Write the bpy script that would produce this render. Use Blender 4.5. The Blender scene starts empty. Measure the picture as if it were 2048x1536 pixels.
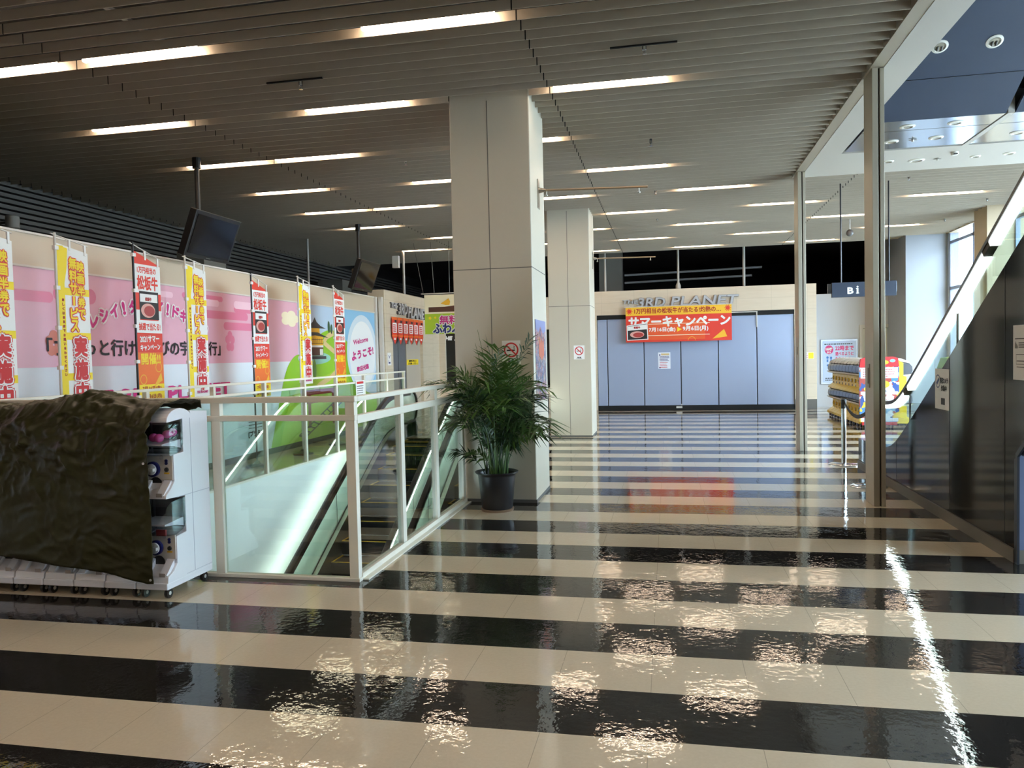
import bpy, bmesh, math, random
from math import sin, cos, pi, sqrt, radians
from mathutils import Vector, Matrix, noise

random.seed(7)
S = bpy.context.scene
COL = S.collection

# ------------------------------------------------------------------ camera
YAW, PITCH, ROLL, FPX, CH = -0.202372, -0.0370952, -0.0225429, 1527.137, 1.584
fw = Vector((sin(YAW)*cos(PITCH), cos(YAW)*cos(PITCH), sin(PITCH)))
r0 = Vector((cos(YAW), -sin(YAW), 0)); u0 = r0.cross(fw)
rt = cos(ROLL)*r0 + sin(ROLL)*u0; up = -sin(ROLL)*r0 + cos(ROLL)*u0
cd = bpy.data.cameras.new('camera'); cam = bpy.data.objects.new('camera', cd); COL.objects.link(cam)
cd.sensor_fit = 'HORIZONTAL'; cd.sensor_width = 36; cd.lens = 36*FPX/2048
cd.clip_start = 0.05; cd.clip_end = 200
m = Matrix.Identity(4)
for i in range(3):
    m[i][0], m[i][1], m[i][2] = rt[i], up[i], -fw[i]
m[2][3] = CH
cam.matrix_world = m
S.camera = cam

# ------------------------------------------------------------------ light and exposure
w = bpy.data.worlds.new('sky'); S.world = w; w.use_nodes = True
bg = w.node_tree.nodes['Background']
bg.inputs[0].default_value = (0.70, 0.84, 1.0, 1); bg.inputs[1].default_value = 10.5
S.view_settings.view_transform = 'Standard'; S.view_settings.look = 'None'
S.view_settings.gamma = 1; S.view_settings.use_curve_mapping = False
S.view_settings.exposure = 1.05
S.cycles.max_bounces = 10; S.cycles.transparent_max_bounces = 24
S.cycles.diffuse_bounces = 5; S.cycles.glossy_bounces = 5
S.cycles.caustics_reflective = False; S.cycles.caustics_refractive = False
S.cycles.sample_clamp_indirect = 6; S.cycles.use_denoising = True
LAMP = 14.0          # radiance of the fluorescent tubes
RAILGLOW = 9.0      # radiance of the handrail strips

# ------------------------------------------------------------------ materials
def lin(c):
    c = c/255
    return c/12.92 if c <= .04045 else ((c+.055)/1.055)**2.4
MATS = {}
def P(name, rgb=(200, 200, 200), rough=.5, metal=0, spec=.5, emit=0, vary=0, scale=8, bump=0, coat=0):
    if name in MATS: return MATS[name]
    mt = bpy.data.materials.new(name); mt.use_nodes = True; MATS[name] = mt
    nt = mt.node_tree; b = nt.nodes['Principled BSDF']
    c = tuple(lin(x) for x in rgb) + (1,)
    b.inputs['Base Color'].default_value = c
    b.inputs['Roughness'].default_value = rough; b.inputs['Metallic'].default_value = metal
    b.inputs['Specular IOR Level'].default_value = spec
    if coat: b.inputs['Coat Weight'].default_value = coat; b.inputs['Coat Roughness'].default_value = .08
    if emit:
        b.inputs['Emission Color'].default_value = c; b.inputs['Emission Strength'].default_value = emit
    if vary or bump:
        g = nt.nodes.new('ShaderNodeNewGeometry'); n = nt.nodes.new('ShaderNodeTexNoise')
        n.inputs['Scale'].default_value = scale; n.inputs['Detail'].default_value = 4
        nt.links.new(g.outputs['Position'], n.inputs['Vector'])
        if vary:
            mp = nt.nodes.new('ShaderNodeMapRange')
            mp.inputs['To Min'].default_value = 1-vary; mp.inputs['To Max'].default_value = 1+vary
            mx = nt.nodes.new('ShaderNodeMix'); mx.data_type = 'RGBA'; mx.blend_type = 'MULTIPLY'
            mx.inputs['Factor'].default_value = 1; mx.inputs['A'].default_value = c
            nt.links.new(n.outputs['Fac'], mp.inputs['Value']); nt.links.new(mp.outputs['Result'], mx.inputs['B'])
            nt.links.new(mx.outputs['Result'], b.inputs['Base Color'])
        if bump:
            bp = nt.nodes.new('ShaderNodeBump'); bp.inputs['Strength'].default_value = bump; bp.inputs['Distance'].default_value = .01
            nt.links.new(n.outputs['Fac'], bp.inputs['Height']); nt.links.new(bp.outputs['Normal'], b.inputs['Normal'])
    return mt

def glass_mat(name, tint=(235, 245, 242), refl=.08):
    mt = bpy.data.materials.new(name); mt.use_nodes = True; nt = mt.node_tree; nt.nodes.clear()
    o = nt.nodes.new('ShaderNodeOutputMaterial'); mx = nt.nodes.new('ShaderNodeMixShader')
    tr = nt.nodes.new('ShaderNodeBsdfTransparent'); gl = nt.nodes.new('ShaderNodeBsdfGlossy'); lw = nt.nodes.new('ShaderNodeLayerWeight'); pw = nt.nodes.new('ShaderNodeMath'); pw.operation = 'POWER'; pw.inputs[1].default_value = 4.2
    fr = nt.nodes.new('ShaderNodeMath'); fr.operation = 'MULTIPLY_ADD'; fr.inputs[1].default_value = .94; fr.inputs[2].default_value = refl
    tr.inputs[0].default_value = tuple(lin(x) for x in tint)+(1,)
    gl.inputs['Roughness'].default_value = .0
    nt.links.new(lw.outputs['Facing'], pw.inputs[0]); nt.links.new(pw.outputs[0], fr.inputs[0])
    nt.links.new(fr.outputs[0], mx.inputs[0]); nt.links.new(tr.outputs[0], mx.inputs[1]); nt.links.new(gl.outputs[0], mx.inputs[2])
    nt.links.new(mx.outputs[0], o.inputs[0])
    return mt

def lit_glass(name, tint, body, f):  # pale body mixed in so clear glass looks lit by the handrail strips
    mt = glass_mat(name, tint); nt = mt.node_tree
    o = [n for n in nt.nodes if n.type == 'OUTPUT_MATERIAL'][0]; src = o.inputs[0].links[0].from_socket
    mx = nt.nodes.new('ShaderNodeMixShader'); mx.inputs[0].default_value = f
    df = nt.nodes.new('ShaderNodeBsdfDiffuse'); tl = nt.nodes.new('ShaderNodeBsdfTranslucent'); m2 = nt.nodes.new('ShaderNodeMixShader')
    for q in (df, tl): q.inputs[0].default_value = tuple(lin(x) for x in body)+(1,)
    nt.links.new(df.outputs[0], m2.inputs[1]); nt.links.new(tl.outputs[0], m2.inputs[2])
    nt.links.new(src, mx.inputs[1]); nt.links.new(m2.outputs[0], mx.inputs[2]); nt.links.new(mx.outputs[0], o.inputs[0])
    return mt

class NT:
    """small helper for node maths"""
    def __init__(s, mt): s.nt = mt.node_tree
    def n(s, t, **kw):
        x = s.nt.nodes.new(t)
        for k, v in kw.items(): setattr(x, k, v)
        return x
    def math(s, op, a, b=None, c=None):
        x = s.n('ShaderNodeMath', operation=op)
        for i, v in enumerate((a, b, c)):
            if v is None: continue
            if isinstance(v, (int, float)): x.inputs[i].default_value = v
            else: s.nt.links.new(v, x.inputs[i])
        return x.outputs[0]
    def mix(s, f, a, b, bt='MIX'):
        x = s.n('ShaderNodeMix', data_type='RGBA', blend_type=bt)
        for k, v in (('Factor', f), ('A', a), ('B', b)):
            i = x.inputs[k] if k != 'Factor' else x.inputs[0]
            if k != 'Factor': i = [q for q in x.inputs if q.name == k and q.type == 'RGBA'][0]
            if hasattr(v, 'is_linked'): s.nt.links.new(v, i)
            else: i.default_value = v
        return [q for q in x.outputs if q.type == 'RGBA'][0]

def C4(*rgb): return tuple(lin(x) for x in rgb)+(1,)

def floor_mat():
    mt = bpy.data.materials.new('striped_vinyl_tile'); mt.use_nodes = True; h = NT(mt); nt = mt.node_tree
    b = nt.nodes['Principled BSDF']
    g = h.n('ShaderNodeNewGeometry'); sp = h.n('ShaderNodeSeparateXYZ'); nt.links.new(g.outputs['Position'], sp.inputs[0])
    x, y = sp.outputs[0], sp.outputs[1]
    t = h.math('DIVIDE', h.math('SUBTRACT', y, 3.106), .4495)
    dark = h.math('LESS_THAN', h.math('FLOORED_MODULO', t, 2.0), 1.0)
    dark = h.math('MULTIPLY', dark, h.math('GREATER_THAN', x, -5.52))
    seam = h.math('LESS_THAN', h.math('FLOORED_MODULO', h.math('DIVIDE', h.math('ADD', x, .103), .45), 1.0), .006)
    def tex(scale, det, vec=None):
        n = h.n('ShaderNodeTexNoise'); n.inputs['Scale'].default_value = scale; n.inputs['Detail'].default_value = det
        nt.links.new(vec or g.outputs['Position'], n.inputs['Vector']); return n.outputs['Fac']
    fine = tex(60, 3); broad = tex(1.7, 3)
    wh = h.mix(fine, C4(203, 188, 163), C4(218, 203, 178)); wh = h.mix(h.math('MULTIPLY', broad, .35), wh, C4(192, 177, 150))
    bk = h.mix(fine, C4(30, 29, 29), C4(43, 41, 40))
    col = h.mix(dark, wh, bk)
    seamc = h.mix(dark, C4(140, 132, 116), C4(62, 60, 58))
    col = h.mix(h.math('MULTIPLY', seam, .7), col, seamc)
    col = h.mix(h.math('LESS_THAN', x, -6.72), col, C4(34, 31, 31))  # unseen shop floor made dark to cut light bounced onto the left slats
    nt.links.new(col, b.inputs['Base Color'])
    # worn wax: uneven gloss and gentle ripples
    mp = h.n('ShaderNodeMapping'); mp.inputs['Scale'].default_value = (1.0, 1.0, 1.0); nt.links.new(g.outputs['Position'], mp.inputs[0])
    rip = h.math('ADD', h.math('MULTIPLY', tex(30, 2, mp.outputs[0]), .45), tex(7, 2, mp.outputs[0]))
    bp = h.n('ShaderNodeBump'); bp.inputs['Strength'].default_value = .13; bp.inputs['Distance'].default_value = .01
    nt.links.new(rip, bp.inputs['Height']); nt.links.new(bp.outputs['Normal'], b.inputs['Normal'])
    rg = h.math('MULTIPLY_ADD', tex(3.3, 3), .045, .012)
    nt.links.new(rg, b.inputs['Roughness']); b.inputs['Specular IOR Level'].default_value = .55
    return mt

def tile_mat(name, c1, c2, cw, chh, seamc, rough, axis='x'):
    """stone or board cladding: faint tile joints and grain on a vertical wall"""
    mt = bpy.data.materials.new(name); mt.use_nodes = True; h = NT(mt); nt = mt.node_tree; b = nt.nodes['Principled BSDF']
    g = h.n('ShaderNodeNewGeometry'); sp = h.n('ShaderNodeSeparateXYZ'); nt.links.new(g.outputs['Position'], sp.inputs[0])
    a = sp.outputs[0] if axis == 'x' else sp.outputs[1]
    z = sp.outputs[2]
    sx = h.math('LESS_THAN', h.math('FLOORED_MODULO', h.math('DIVIDE', a, cw), 1.0), .008/cw)
    sz = h.math('LESS_THAN', h.math('FLOORED_MODULO', h.math('DIVIDE', z, chh), 1.0), .008/chh)
    s = h.math('MAXIMUM', sx, sz)
    mp = h.n('ShaderNodeMapping'); mp.inputs['Scale'].default_value = (2, 2, 14); nt.links.new(g.outputs['Position'], mp.inputs[0])
    n = h.n('ShaderNodeTexNoise'); n.inputs['Scale'].default_value = 1.2; n.inputs['Detail'].default_value = 4; nt.links.new(mp.outputs[0], n.inputs['Vector'])
    col = h.mix(n.outputs['Fac'], c1, c2); col = h.mix(h.math('MULTIPLY', s, .8), col, seamc)
    nt.links.new(col, b.inputs['Base Color']); b.inputs['Roughness'].default_value = rough
    return mt

def blotch_mat(name, cols, scale, rough=.3, coord='Position'):
    """printed artwork read only as blotches of colour"""
    mt = bpy.data.materials.new(name); mt.use_nodes = True; h = NT(mt); nt = mt.node_tree; b = nt.nodes['Principled BSDF']
    g = h.n('ShaderNodeNewGeometry'); v = h.n('ShaderNodeTexVoronoi'); v.inputs['Scale'].default_value = scale
    n = h.n('ShaderNodeTexNoise'); n.inputs['Scale'].default_value = scale*.7; n.inputs['Detail'].default_value = 3
    nt.links.new(g.outputs['Position'], n.inputs['Vector'])
    va = h.n('ShaderNodeVectorMath', operation='ADD'); sc = h.n('ShaderNodeVectorMath', operation='SCALE'); sc.inputs['Scale'].default_value = .25
    nt.links.new(n.outputs['Color'], sc.inputs[0]); nt.links.new(g.outputs['Position'], va.inputs[0]); nt.links.new(sc.outputs[0], va.inputs[1])
    nt.links.new(va.outputs[0], v.inputs['Vector'])
    cr = h.n('ShaderNodeValToRGB'); cr.color_ramp.interpolation = 'CONSTANT'
    sepc = h.n('ShaderNodeSeparateColor'); nt.links.new(v.outputs['Color'], sepc.inputs[0]); nt.links.new(sepc.outputs[0], cr.inputs[0])
    el = cr.color_ramp.elements
    while len(el) < len(cols): el.new(.5)
    for i, c in enumerate(cols): el[i].position = i/len(cols); el[i].color = C4(*c)
    nt.links.new(cr.outputs[0], b.inputs['Base Color']); b.inputs['Roughness'].default_value = rough
    return mt

M = dict(
    floor=floor_mat(),
    fin=P('ceiling_baffle_grey', (186, 174, 156), .45, vary=.06, scale=3),
    slab=P('plenum_dark', (40, 38, 37), .9),
    black=P('matte_black', (14, 14, 15), .8),
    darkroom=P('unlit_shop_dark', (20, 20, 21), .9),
    pillar=P('pillar_panel_grey', (196, 188, 170), .42, vary=.03, scale=2),
    groove=P('panel_joint', (92, 90, 86), .7),
    offwhite=P('offwhite_paint', (214, 210, 202), .5),
    soffit=P('soffit_plaster', (186, 181, 173), .6),
    beam=P('beam_paint', (158, 148, 130), .4),
    post=P('post_aluminium', (178, 170, 152), .38, metal=.25),
    postgap=P('post_gap', (70, 62, 48), .6),
    rail=P('rail_cream_paint', (230, 225, 210), .35),
    glass=glass_mat('clear_pane', (238, 246, 243)),
    mint=lit_glass('balustrade_glass', (236, 248, 242), (236, 246, 240), .45),
    clearbal=glass_mat('clear_balustrade_glass', (236, 246, 242)),
    winglass=glass_mat('window_glass', (245, 250, 250)),
    dome=glass_mat('clear_capsule_plastic', (225, 228, 232)),
    wellwhite=P('well_wall_white', (232, 236, 236), .35),
    welldark=P('lower_floor_dark', (46, 44, 44), .3),
    rubber=P('handrail_rubber', (20, 17, 20), .3),
    steel=P('brushed_steel', (190, 186, 178), .28, metal=1),
    chrome=P('polished_steel', (205, 208, 212), .12, metal=1),
    stepm=P('escalator_step_black', (12, 12, 13), .6, spec=.15),
    yellow=P('safety_yellow', (226, 180, 40), .5),
    strip=P('handrail_strip_glow', (236, 247, 236), .4, emit=RAILGLOW),
    strip2=P('handrail_strip_glow_bright', (240, 250, 250), .4, emit=RAILGLOW*.55),
    tube=P('fluorescent_tube', (255, 230, 204), .4, emit=LAMP),
    lamphouse=P('lamp_housing_white', (226, 224, 218), .4),
    charcoal=P('charcoal_panel', (19, 23, 27), .1, spec=.22),
    navy=P('navy_cladding', (54, 66, 88), .5, metal=.15),
    navytrim=P('navy_trim', (24, 30, 42), .4),
    bluegrey=P('blue_grey_panel', (88, 102, 134), .45),
    mirror=P('satin_metal_panel', (178, 188, 202), .16, metal=.9),
    skirtstrip=P('skirting_brown', (104, 98, 88), .5),
    stone=tile_mat('travertine_cladding', C4(206, 190, 166), C4(218, 205, 184), .9, .33, C4(190, 176, 154), .4),
    stoney=tile_mat('travertine_cladding_side', C4(206, 192, 166), C4(222, 210, 188), .9, .33, C4(186, 172, 148), .4, 'y'),
    shutter=P('shutter_blue_grey', (166, 180, 208), .28, metal=.2),
    muralwall=P('beige_wall_vinyl', (204, 189, 166), .32),
    whitewall=P('white_board_wall', (206, 206, 208), .45, vary=.02, scale=4),
    louver=P('louver_grey', (88, 85, 80), .5),
    tvblack=P('tv_case', (20, 19, 20), .35),
    tvscreen=P('tv_screen', (12, 13, 18), .1, spec=.4),
    tvedge=P('tv_bezel_edge', (120, 116, 108), .35, metal=.5),
    tarp=P('olive_tarpaulin', (42, 42, 15), .36, spec=.4, bump=.12, scale=40),
    machine=P('machine_white', (232, 232, 238), .22, coat=.3),
    machpanel=P('machine_front_panel', (214, 208, 200), .35),
    navyring=P('dial_navy', (26, 30, 84), .35),
    knob=P('dial_grey', (196, 194, 192), .35),
    pinkcap=P('pink_capsule', (226, 92, 168), .25),
    redcap=P('red_card', (178, 66, 66), .4),
    machyellow=P('machine_yellow', (240, 206, 36), .3),
    darkdome=P('smoked_dome', (62, 62, 68), .12, spec=.6),
    red=P('sign_red', (206, 40, 44), .5),
    white=P('print_white', (238, 238, 236), .5),
    ink=P('print_black', (34, 32, 34), .6),
    pot=P('pot_black_plastic', (26, 28, 34), .35),
    soil=P('potting_soil', (44, 34, 26), .95),
    leaf=P('palm_leaf', (52, 84, 42), .38, vary=.35, scale=9),
    leaf3=P('palm_leaf_bright', (74, 106, 46), .38, vary=.3, scale=9),
    leaf2=P('palm_leaf_dark', (36, 64, 38), .38, vary=.3, scale=9),
    stem=P('palm_stem', (78, 104, 50), .5),
    navysign=P('sign_navy', (38, 48, 68), .5),
    concrete=P('grey_unlit_box', (108, 106, 98), .7),
)

# ------------------------------------------------------------------ mesh helpers
WL = {}                 # world location of every root, so children can be written in world coordinates
class MB:
    def __init__(s): s.v = []; s.f = []
    def add(s, vs, fs):
        o = len(s.v); s.v += [tuple(p) for p in vs]; s.f += [tuple(i+o for i in f) for f in fs]; return s
    def box(s, x0, x1, y0, y1, z0, z1):
        vs = [(x, y, z) for x in (x0, x1) for y in (y0, y1) for z in (z0, z1)]
        return s.add(vs, [(0, 1, 3, 2), (4, 6, 7, 5), (0, 4, 5, 1), (2, 3, 7, 6), (0, 2, 6, 4), (1, 5, 7, 3)])
    def prism(s, poly, lo, hi, axis='x'):
        n = len(poly)
        def p(a, b, c):
            return (c, a, b) if axis == 'x' else ((a, c, b) if axis == 'y' else (a, b, c))
        vs = [p(a, b, lo) for a, b in poly] + [p(a, b, hi) for a, b in poly]
        fs = [tuple(range(n))[::-1], tuple(range(n, 2*n))] + [(i, (i+1) % n, n+(i+1) % n, n+i) for i in range(n)]
        return s.add(vs, fs)
    def tube(s, pts, r, n=8, caps=True):
        pts = [Vector(p) for p in pts]; k = len(pts); rings = []; ref = None
        for i, p in enumerate(pts):
            d = (pts[min(i+1, k-1)]-pts[max(i-1, 0)]).normalized()
            if ref is None:
                ref = Vector((0, 0, 1)) if abs(d.z) < .9 else Vector((1, 0, 0))
            a = (ref - d*ref.dot(d)).normalized(); b = d.cross(a); ref = a
            rr = r[i] if isinstance(r, (list, tuple)) else r
            rings.append([p + (a*cos(2*pi*j/n)+b*sin(2*pi*j/n))*rr for j in range(n)])
        o = []; fs = []
        for rg in rings: o += rg
        for i in range(k-1):
            for j in range(n):
                fs.append((i*n+j, i*n+(j+1) % n, (i+1)*n+(j+1) % n, (i+1)*n+j))
        if caps: fs += [tuple(range(n))[::-1], tuple(range((k-1)*n, k*n))]
        return s.add(o, fs)
    def sweep(s, pts, prof, side=Vector((1, 0, 0))):
        """profile (a along side, b along path normal) swept on a path that stays in a plane x = const"""
        pts = [Vector(p) for p in pts]; k = len(pts); n = len(prof); o = []; fs = []
        for i, p in enumerate(pts):
            d = (pts[min(i+1, k-1)]-pts[max(i-1, 0)]).normalized(); nr = side.cross(d).normalized()
            o += [p + side*a + nr*b for a, b in prof]
        for i in range(k-1):
            for j in range(n):
                fs.append((i*n+j, i*n+(j+1) % n, (i+1)*n+(j+1) % n, (i+1)*n+j))
        fs += [tuple(range(n))[::-1], tuple(range((k-1)*n, k*n))]
        return s.add(o, fs)
    def lathe(s, prof, c, n=24, axis='z'):
        o = []; fs = []; k = len(prof)
        for r, h in prof:
            for j in range(n):
                a = 2*pi*j/n
                if axis == 'z': o.append((c[0]+r*cos(a), c[1]+r*sin(a), c[2]+h))
                elif axis == 'y': o.append((c[0]+r*cos(a), c[1]+h, c[2]+r*sin(a)))
                else: o.append((c[0]+h, c[1]+r*cos(a), c[2]+r*sin(a)))
        for i in range(k-1):
            for j in range(n): fs.append((i*n+j, i*n+(j+1) % n, (i+1)*n+(j+1) % n, (i+1)*n+j))
        fs += [tuple(range(n))[::-1], tuple(range((k-1)*n, k*n))]
        return s.add(o, fs)
    def ball(s, c, r, n=12, sz=1):
        prof = [(max(.0005, r*sin(pi*i/8)), -r*sz*cos(pi*i/8)) for i in range(9)]
        return s.lathe(prof, c, n)
    def obox(s, c, ax, ay, az):
        c = Vector(c); vs = [c+ax*i+ay*j+az*k for i in (-1, 1) for j in (-1, 1) for k in (-1, 1)]
        return s.add(vs, [(0, 1, 3, 2), (4, 6, 7, 5), (0, 4, 5, 1), (2, 3, 7, 6), (0, 2, 6, 4), (1, 5, 7, 3)])
    def build(s, name, mat, parent=None, smooth=False, bevel=0, loc=None):
        me = bpy.data.meshes.new(name)
        base = Vector((0, 0, 0))
        if parent is not None: base = WL[parent]
        elif loc is not None: base = Vector(loc)
        me.from_pydata([tuple(Vector(p)-base) for p in s.v], [], s.f)
        me.update()
        bm = bmesh.new(); bm.from_mesh(me); bmesh.ops.recalc_face_normals(bm, faces=bm.faces); bm.to_mesh(me); bm.free()
        me.materials.append(mat)
        if smooth:
            for p in me.polygons: p.use_smooth = True
            me.set_sharp_from_angle(angle=radians(38))
        o = bpy.data.objects.new(name, me); COL.objects.link(o); WL[o] = base
        if parent is not None: o.parent = parent
        elif loc is not None: o.location = base
        if bevel:
            b = o.modifiers.new('edge', 'BEVEL'); b.width = bevel; b.segments = 2; b.limit_method = 'ANGLE'
        return o

def tag(o, label, cat, group=None, kind=None):
    o['label'] = label; o['category'] = cat
    if group: o['group'] = group
    if kind: o['kind'] = kind
    return o
def thing(name, loc, label, cat, group=None):
    o = bpy.data.objects.new(name, None); COL.objects.link(o); o.empty_display_size = .1
    o.location = loc; WL[o] = Vector(loc)
    return tag(o, label, cat, group)
def struct(o): o['kind'] = 'structure'; return o
def dup(root, loc, label, group=None):
    r = root.copy(); COL.objects.link(r); r.location = loc; r['label'] = label; WL[r] = Vector(loc)
    if group: r['group'] = group
    for ch in list(root.children):
        c = ch.copy(); COL.objects.link(c); c.parent = r
        for g in ch.children:
            d = g.copy(); COL.objects.link(d); d.parent = c
    return r

# ------------------------------------------------------------------ flat artwork and lettering
class Fr:
    def __init__(s, o, u, v, n): s.o, s.u, s.v, s.n = Vector(o), Vector(u), Vector(v), Vector(n)
    def at(s, a, b, l): return s.o + s.u*a + s.v*b + s.n*(l*.0012)
def rect(a0, b0, a1, b1): return [(a0, b0), (a1, b0), (a1, b1), (a0, b1)]
def ell(a, b, ra, rb, n=28, t0=0, t1=2*pi): return [(a+ra*cos(t0+(t1-t0)*i/n), b+rb*sin(t0+(t1-t0)*i/n)) for i in range(n + (0 if t1-t0 >= 6.28 else 1))]
def rrect(a0, b0, a1, b1, r=None):
    r = min(abs(a1-a0), abs(b1-b0))/2 if r is None else r
    out = []
    for cx, cy, t in ((a1-r, b1-r, 0), (a0+r, b1-r, pi/2), (a0+r, b0+r, pi), (a1-r, b0+r, 1.5*pi)):
        out += [(cx+r*cos(t+pi/2*i/6), cy+r*sin(t+pi/2*i/6)) for i in range(7)]
    return out
def ring(a, b, r1, r2, n=32):
    return [[(a+r*cos(2*pi*k/n), b+r*sin(2*pi*k/n)) for r, k in ((r1, i), (r2, i), (r2, i+1), (r1, i+1))] for i in range(n)]
def bar(p, q, t):
    d = Vector((q[0]-p[0], q[1]-p[1])).normalized()*t/2
    return [(p[0]-d.y, p[1]+d.x), (q[0]-d.y, q[1]+d.x), (q[0]+d.y, q[1]-d.x), (p[0]+d.y, p[1]-d.x)]
def curve_band(pts, t):
    out = []
    for i in range(len(pts)-1): out.append(bar(pts[i], pts[i+1], t))
    return out
def art(parent, name, shapes, mat, fr, layer, label=None):
    mb = MB()
    k = .6/max(1, len(shapes))
    for i, sh in enumerate(shapes):
        mb.add([fr.at(p[0], p[1], layer + (p[2] if len(p) > 2 else k*i)) for p in sh], [tuple(range(len(sh)))])
    o = mb.build(name, mat, parent)
    if label: o['label'] = label
    return o
def arts(parent, name, shapes, mat, fr, layer):
    return [art(parent, name, [sh], mat, fr, layer+.5*i/len(shapes)) for i, sh in enumerate(shapes)]
def chaikin(p, n=3):
    for _ in range(n):
        q = [p[0]]
        for a, b in zip(p[:-1], p[1:]): q += [(a[0]*.75+b[0]*.25, a[1]*.75+b[1]*.25), (a[0]*.25+b[0]*.75, a[1]*.25+b[1]*.75)]
        p = q+[p[-1]]
    return p
TC = {}
def glyphs(s):
    if s in TC: return TC[s]
    cu = bpy.data.curves.new('t', 'FONT'); cu.body = s; cu.size = 1; cu.resolution_u = 2
    ob = bpy.data.objects.new('t', cu); COL.objects.link(ob)
    dg = bpy.context.evaluated_depsgraph_get(); me = ob.evaluated_get(dg).to_mesh()
    vs = [(v.co.x, v.co.y) for v in me.vertices]; fs = [tuple(p.vertices) for p in me.polygons]
    ob.evaluated_get(dg).to_mesh_clear(); bpy.data.objects.remove(ob); bpy.data.curves.remove(cu)
    TC[s] = (vs, fs); return TC[s]
def text(s, a, b, h, width=None, bold=0, shear=0, rot=0, wide=1.0):
    """polygons of one line of lettering centred on (a, b), h high; width squeezes the line to that length"""
    vs, fs = glyphs(s)
    if not vs: return []
    x0, x1 = min(v[0] for v in vs), max(v[0] for v in vs); y0, y1 = min(v[1] for v in vs), max(v[1] for v in vs)
    k = h/max(y1-y0, .25); kx = k*wide if width is None else width/(x1-x0)
    def f(v):
        x, y = (v[0]-(x0+x1)/2)*kx, (v[1]-(y0+y1)/2)*k
        x += y*shear
        return (a + x*cos(rot)-y*sin(rot), b + x*sin(rot)+y*cos(rot))
    pv = [f(v) for v in vs]
    offs = [(0, 0)] if not bold else [(0, 0)] + [(bold*cos(2*pi*i/8), bold*sin(2*pi*i/8)) for i in range(8)]
    return [[(pv[i][0]+dx, pv[i][1]+dy, .085*k) for i in q] for k, (dx, dy) in enumerate(offs) for q in fs]
def vtext(s, a, btop, h, pitch, bold=0, wide=1.0):
    out = []
    for i, ch in enumerate(s):
        if ch == 'ー':
            out += text('ー', a, btop-pitch*(i+.5), h*.16, width=h*.8, bold=bold, rot=pi/2) if False else [rect(a-h*.07-bold, btop-pitch*(i+.5)-h*.42, a+h*.07+bold, btop-pitch*(i+.5)+h*.42)]
        else:
            out += text(ch, a, btop-pitch*(i+.5), h, width=h*wide, bold=bold)
    return out
def lines(a0, a1, b, n, pitch, t, seed=1):
    """rows of print too small to read: rows of tiny dashes"""
    rr = random.Random(seed); out = []
    for i in range(n):
        x = a0; y = b - i*pitch; e = a1 - rr.random()*.25*(a1-a0)
        while x < e:
            wd = (a1-a0)*(.03+.05*rr.random()); out.append(rect(x, y-t/2, min(x+wd, e), y+t/2)); x += wd*1.25
    return out
FX = lambda x: Fr((x, 0, 0), (0, 1, 0), (0, 0, 1), (1, 0, 0))      # a face looking towards +x: a = y, b = z
FXn = lambda x: Fr((x, 0, 0), (0, -1, 0), (0, 0, 1), (-1, 0, 0))   # a face looking towards -x: a = -y
FY = lambda y: Fr((0, y, 0), (1, 0, 0), (0, 0, 1), (0, -1, 0))     # a face looking towards the viewer: a = x
RED, WHT, INK = M['red'], M['white'], M['ink']
YEL = P('print_yellow', (246, 218, 40), .5); ORG = P('print_orange', (238, 112, 36), .5); MAG = P('print_magenta', (206, 40, 128), .5)
DRED = P('print_dark_red', (170, 32, 30), .5); VERM = P('print_vermilion', (226, 62, 44), .5); GOLD = P('print_gold', (240, 184, 48), .5)
PINK = P('print_pink', (230, 178, 196), .3); DPINK = P('print_deep_pink', (226, 130, 162), .3); PALEBLUE = P('print_pale_blue', (222, 230, 238), .3)
SKYB = P('print_sky_blue', (138, 196, 232), .3); GRASS = P('print_grass_green', (146, 198, 44), .3); SAND = P('print_sand', (222, 196, 142), .4)
CREAM = P('print_cream', (246, 236, 204), .4); BROWN = P('print_brown', (92, 56, 40), .5); LIME = P('print_lime', (176, 206, 52), .5)
NAVYP = P('print_navy', (32, 44, 110), .5); BLUEP = P('print_blue', (70, 130, 206), .5); DGREEN = P('print_dark_green', (44, 84, 52), .5)
MEAT = P('print_meat_red', (176, 62, 58), .4); FAT = P('print_meat_fat', (226, 170, 160), .4); BRICK = P('print_brick_red', (146, 44, 40), .5)
ROOF = P('print_roof_grey', (62, 58, 62), .5); GLOWW = P('print_glow_white', (244, 248, 250), .3)

# ================================================================== SETTING
CZ = 4.31
HX0, HX1, HY0, HY1 = -5.47, -2.19, 5.07, 14.36
mb = MB()
mb.box(-12, HX0, -9, 30, -.3, 0); mb.box(HX1, 7.6, -9, 30, -.3, 0); mb.box(HX0, HX1, -9, HY0, -.3, 0); mb.box(HX0, HX1, HY1, 30, -.3, 0)
struct(mb.build('floor', M['floor']))

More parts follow.
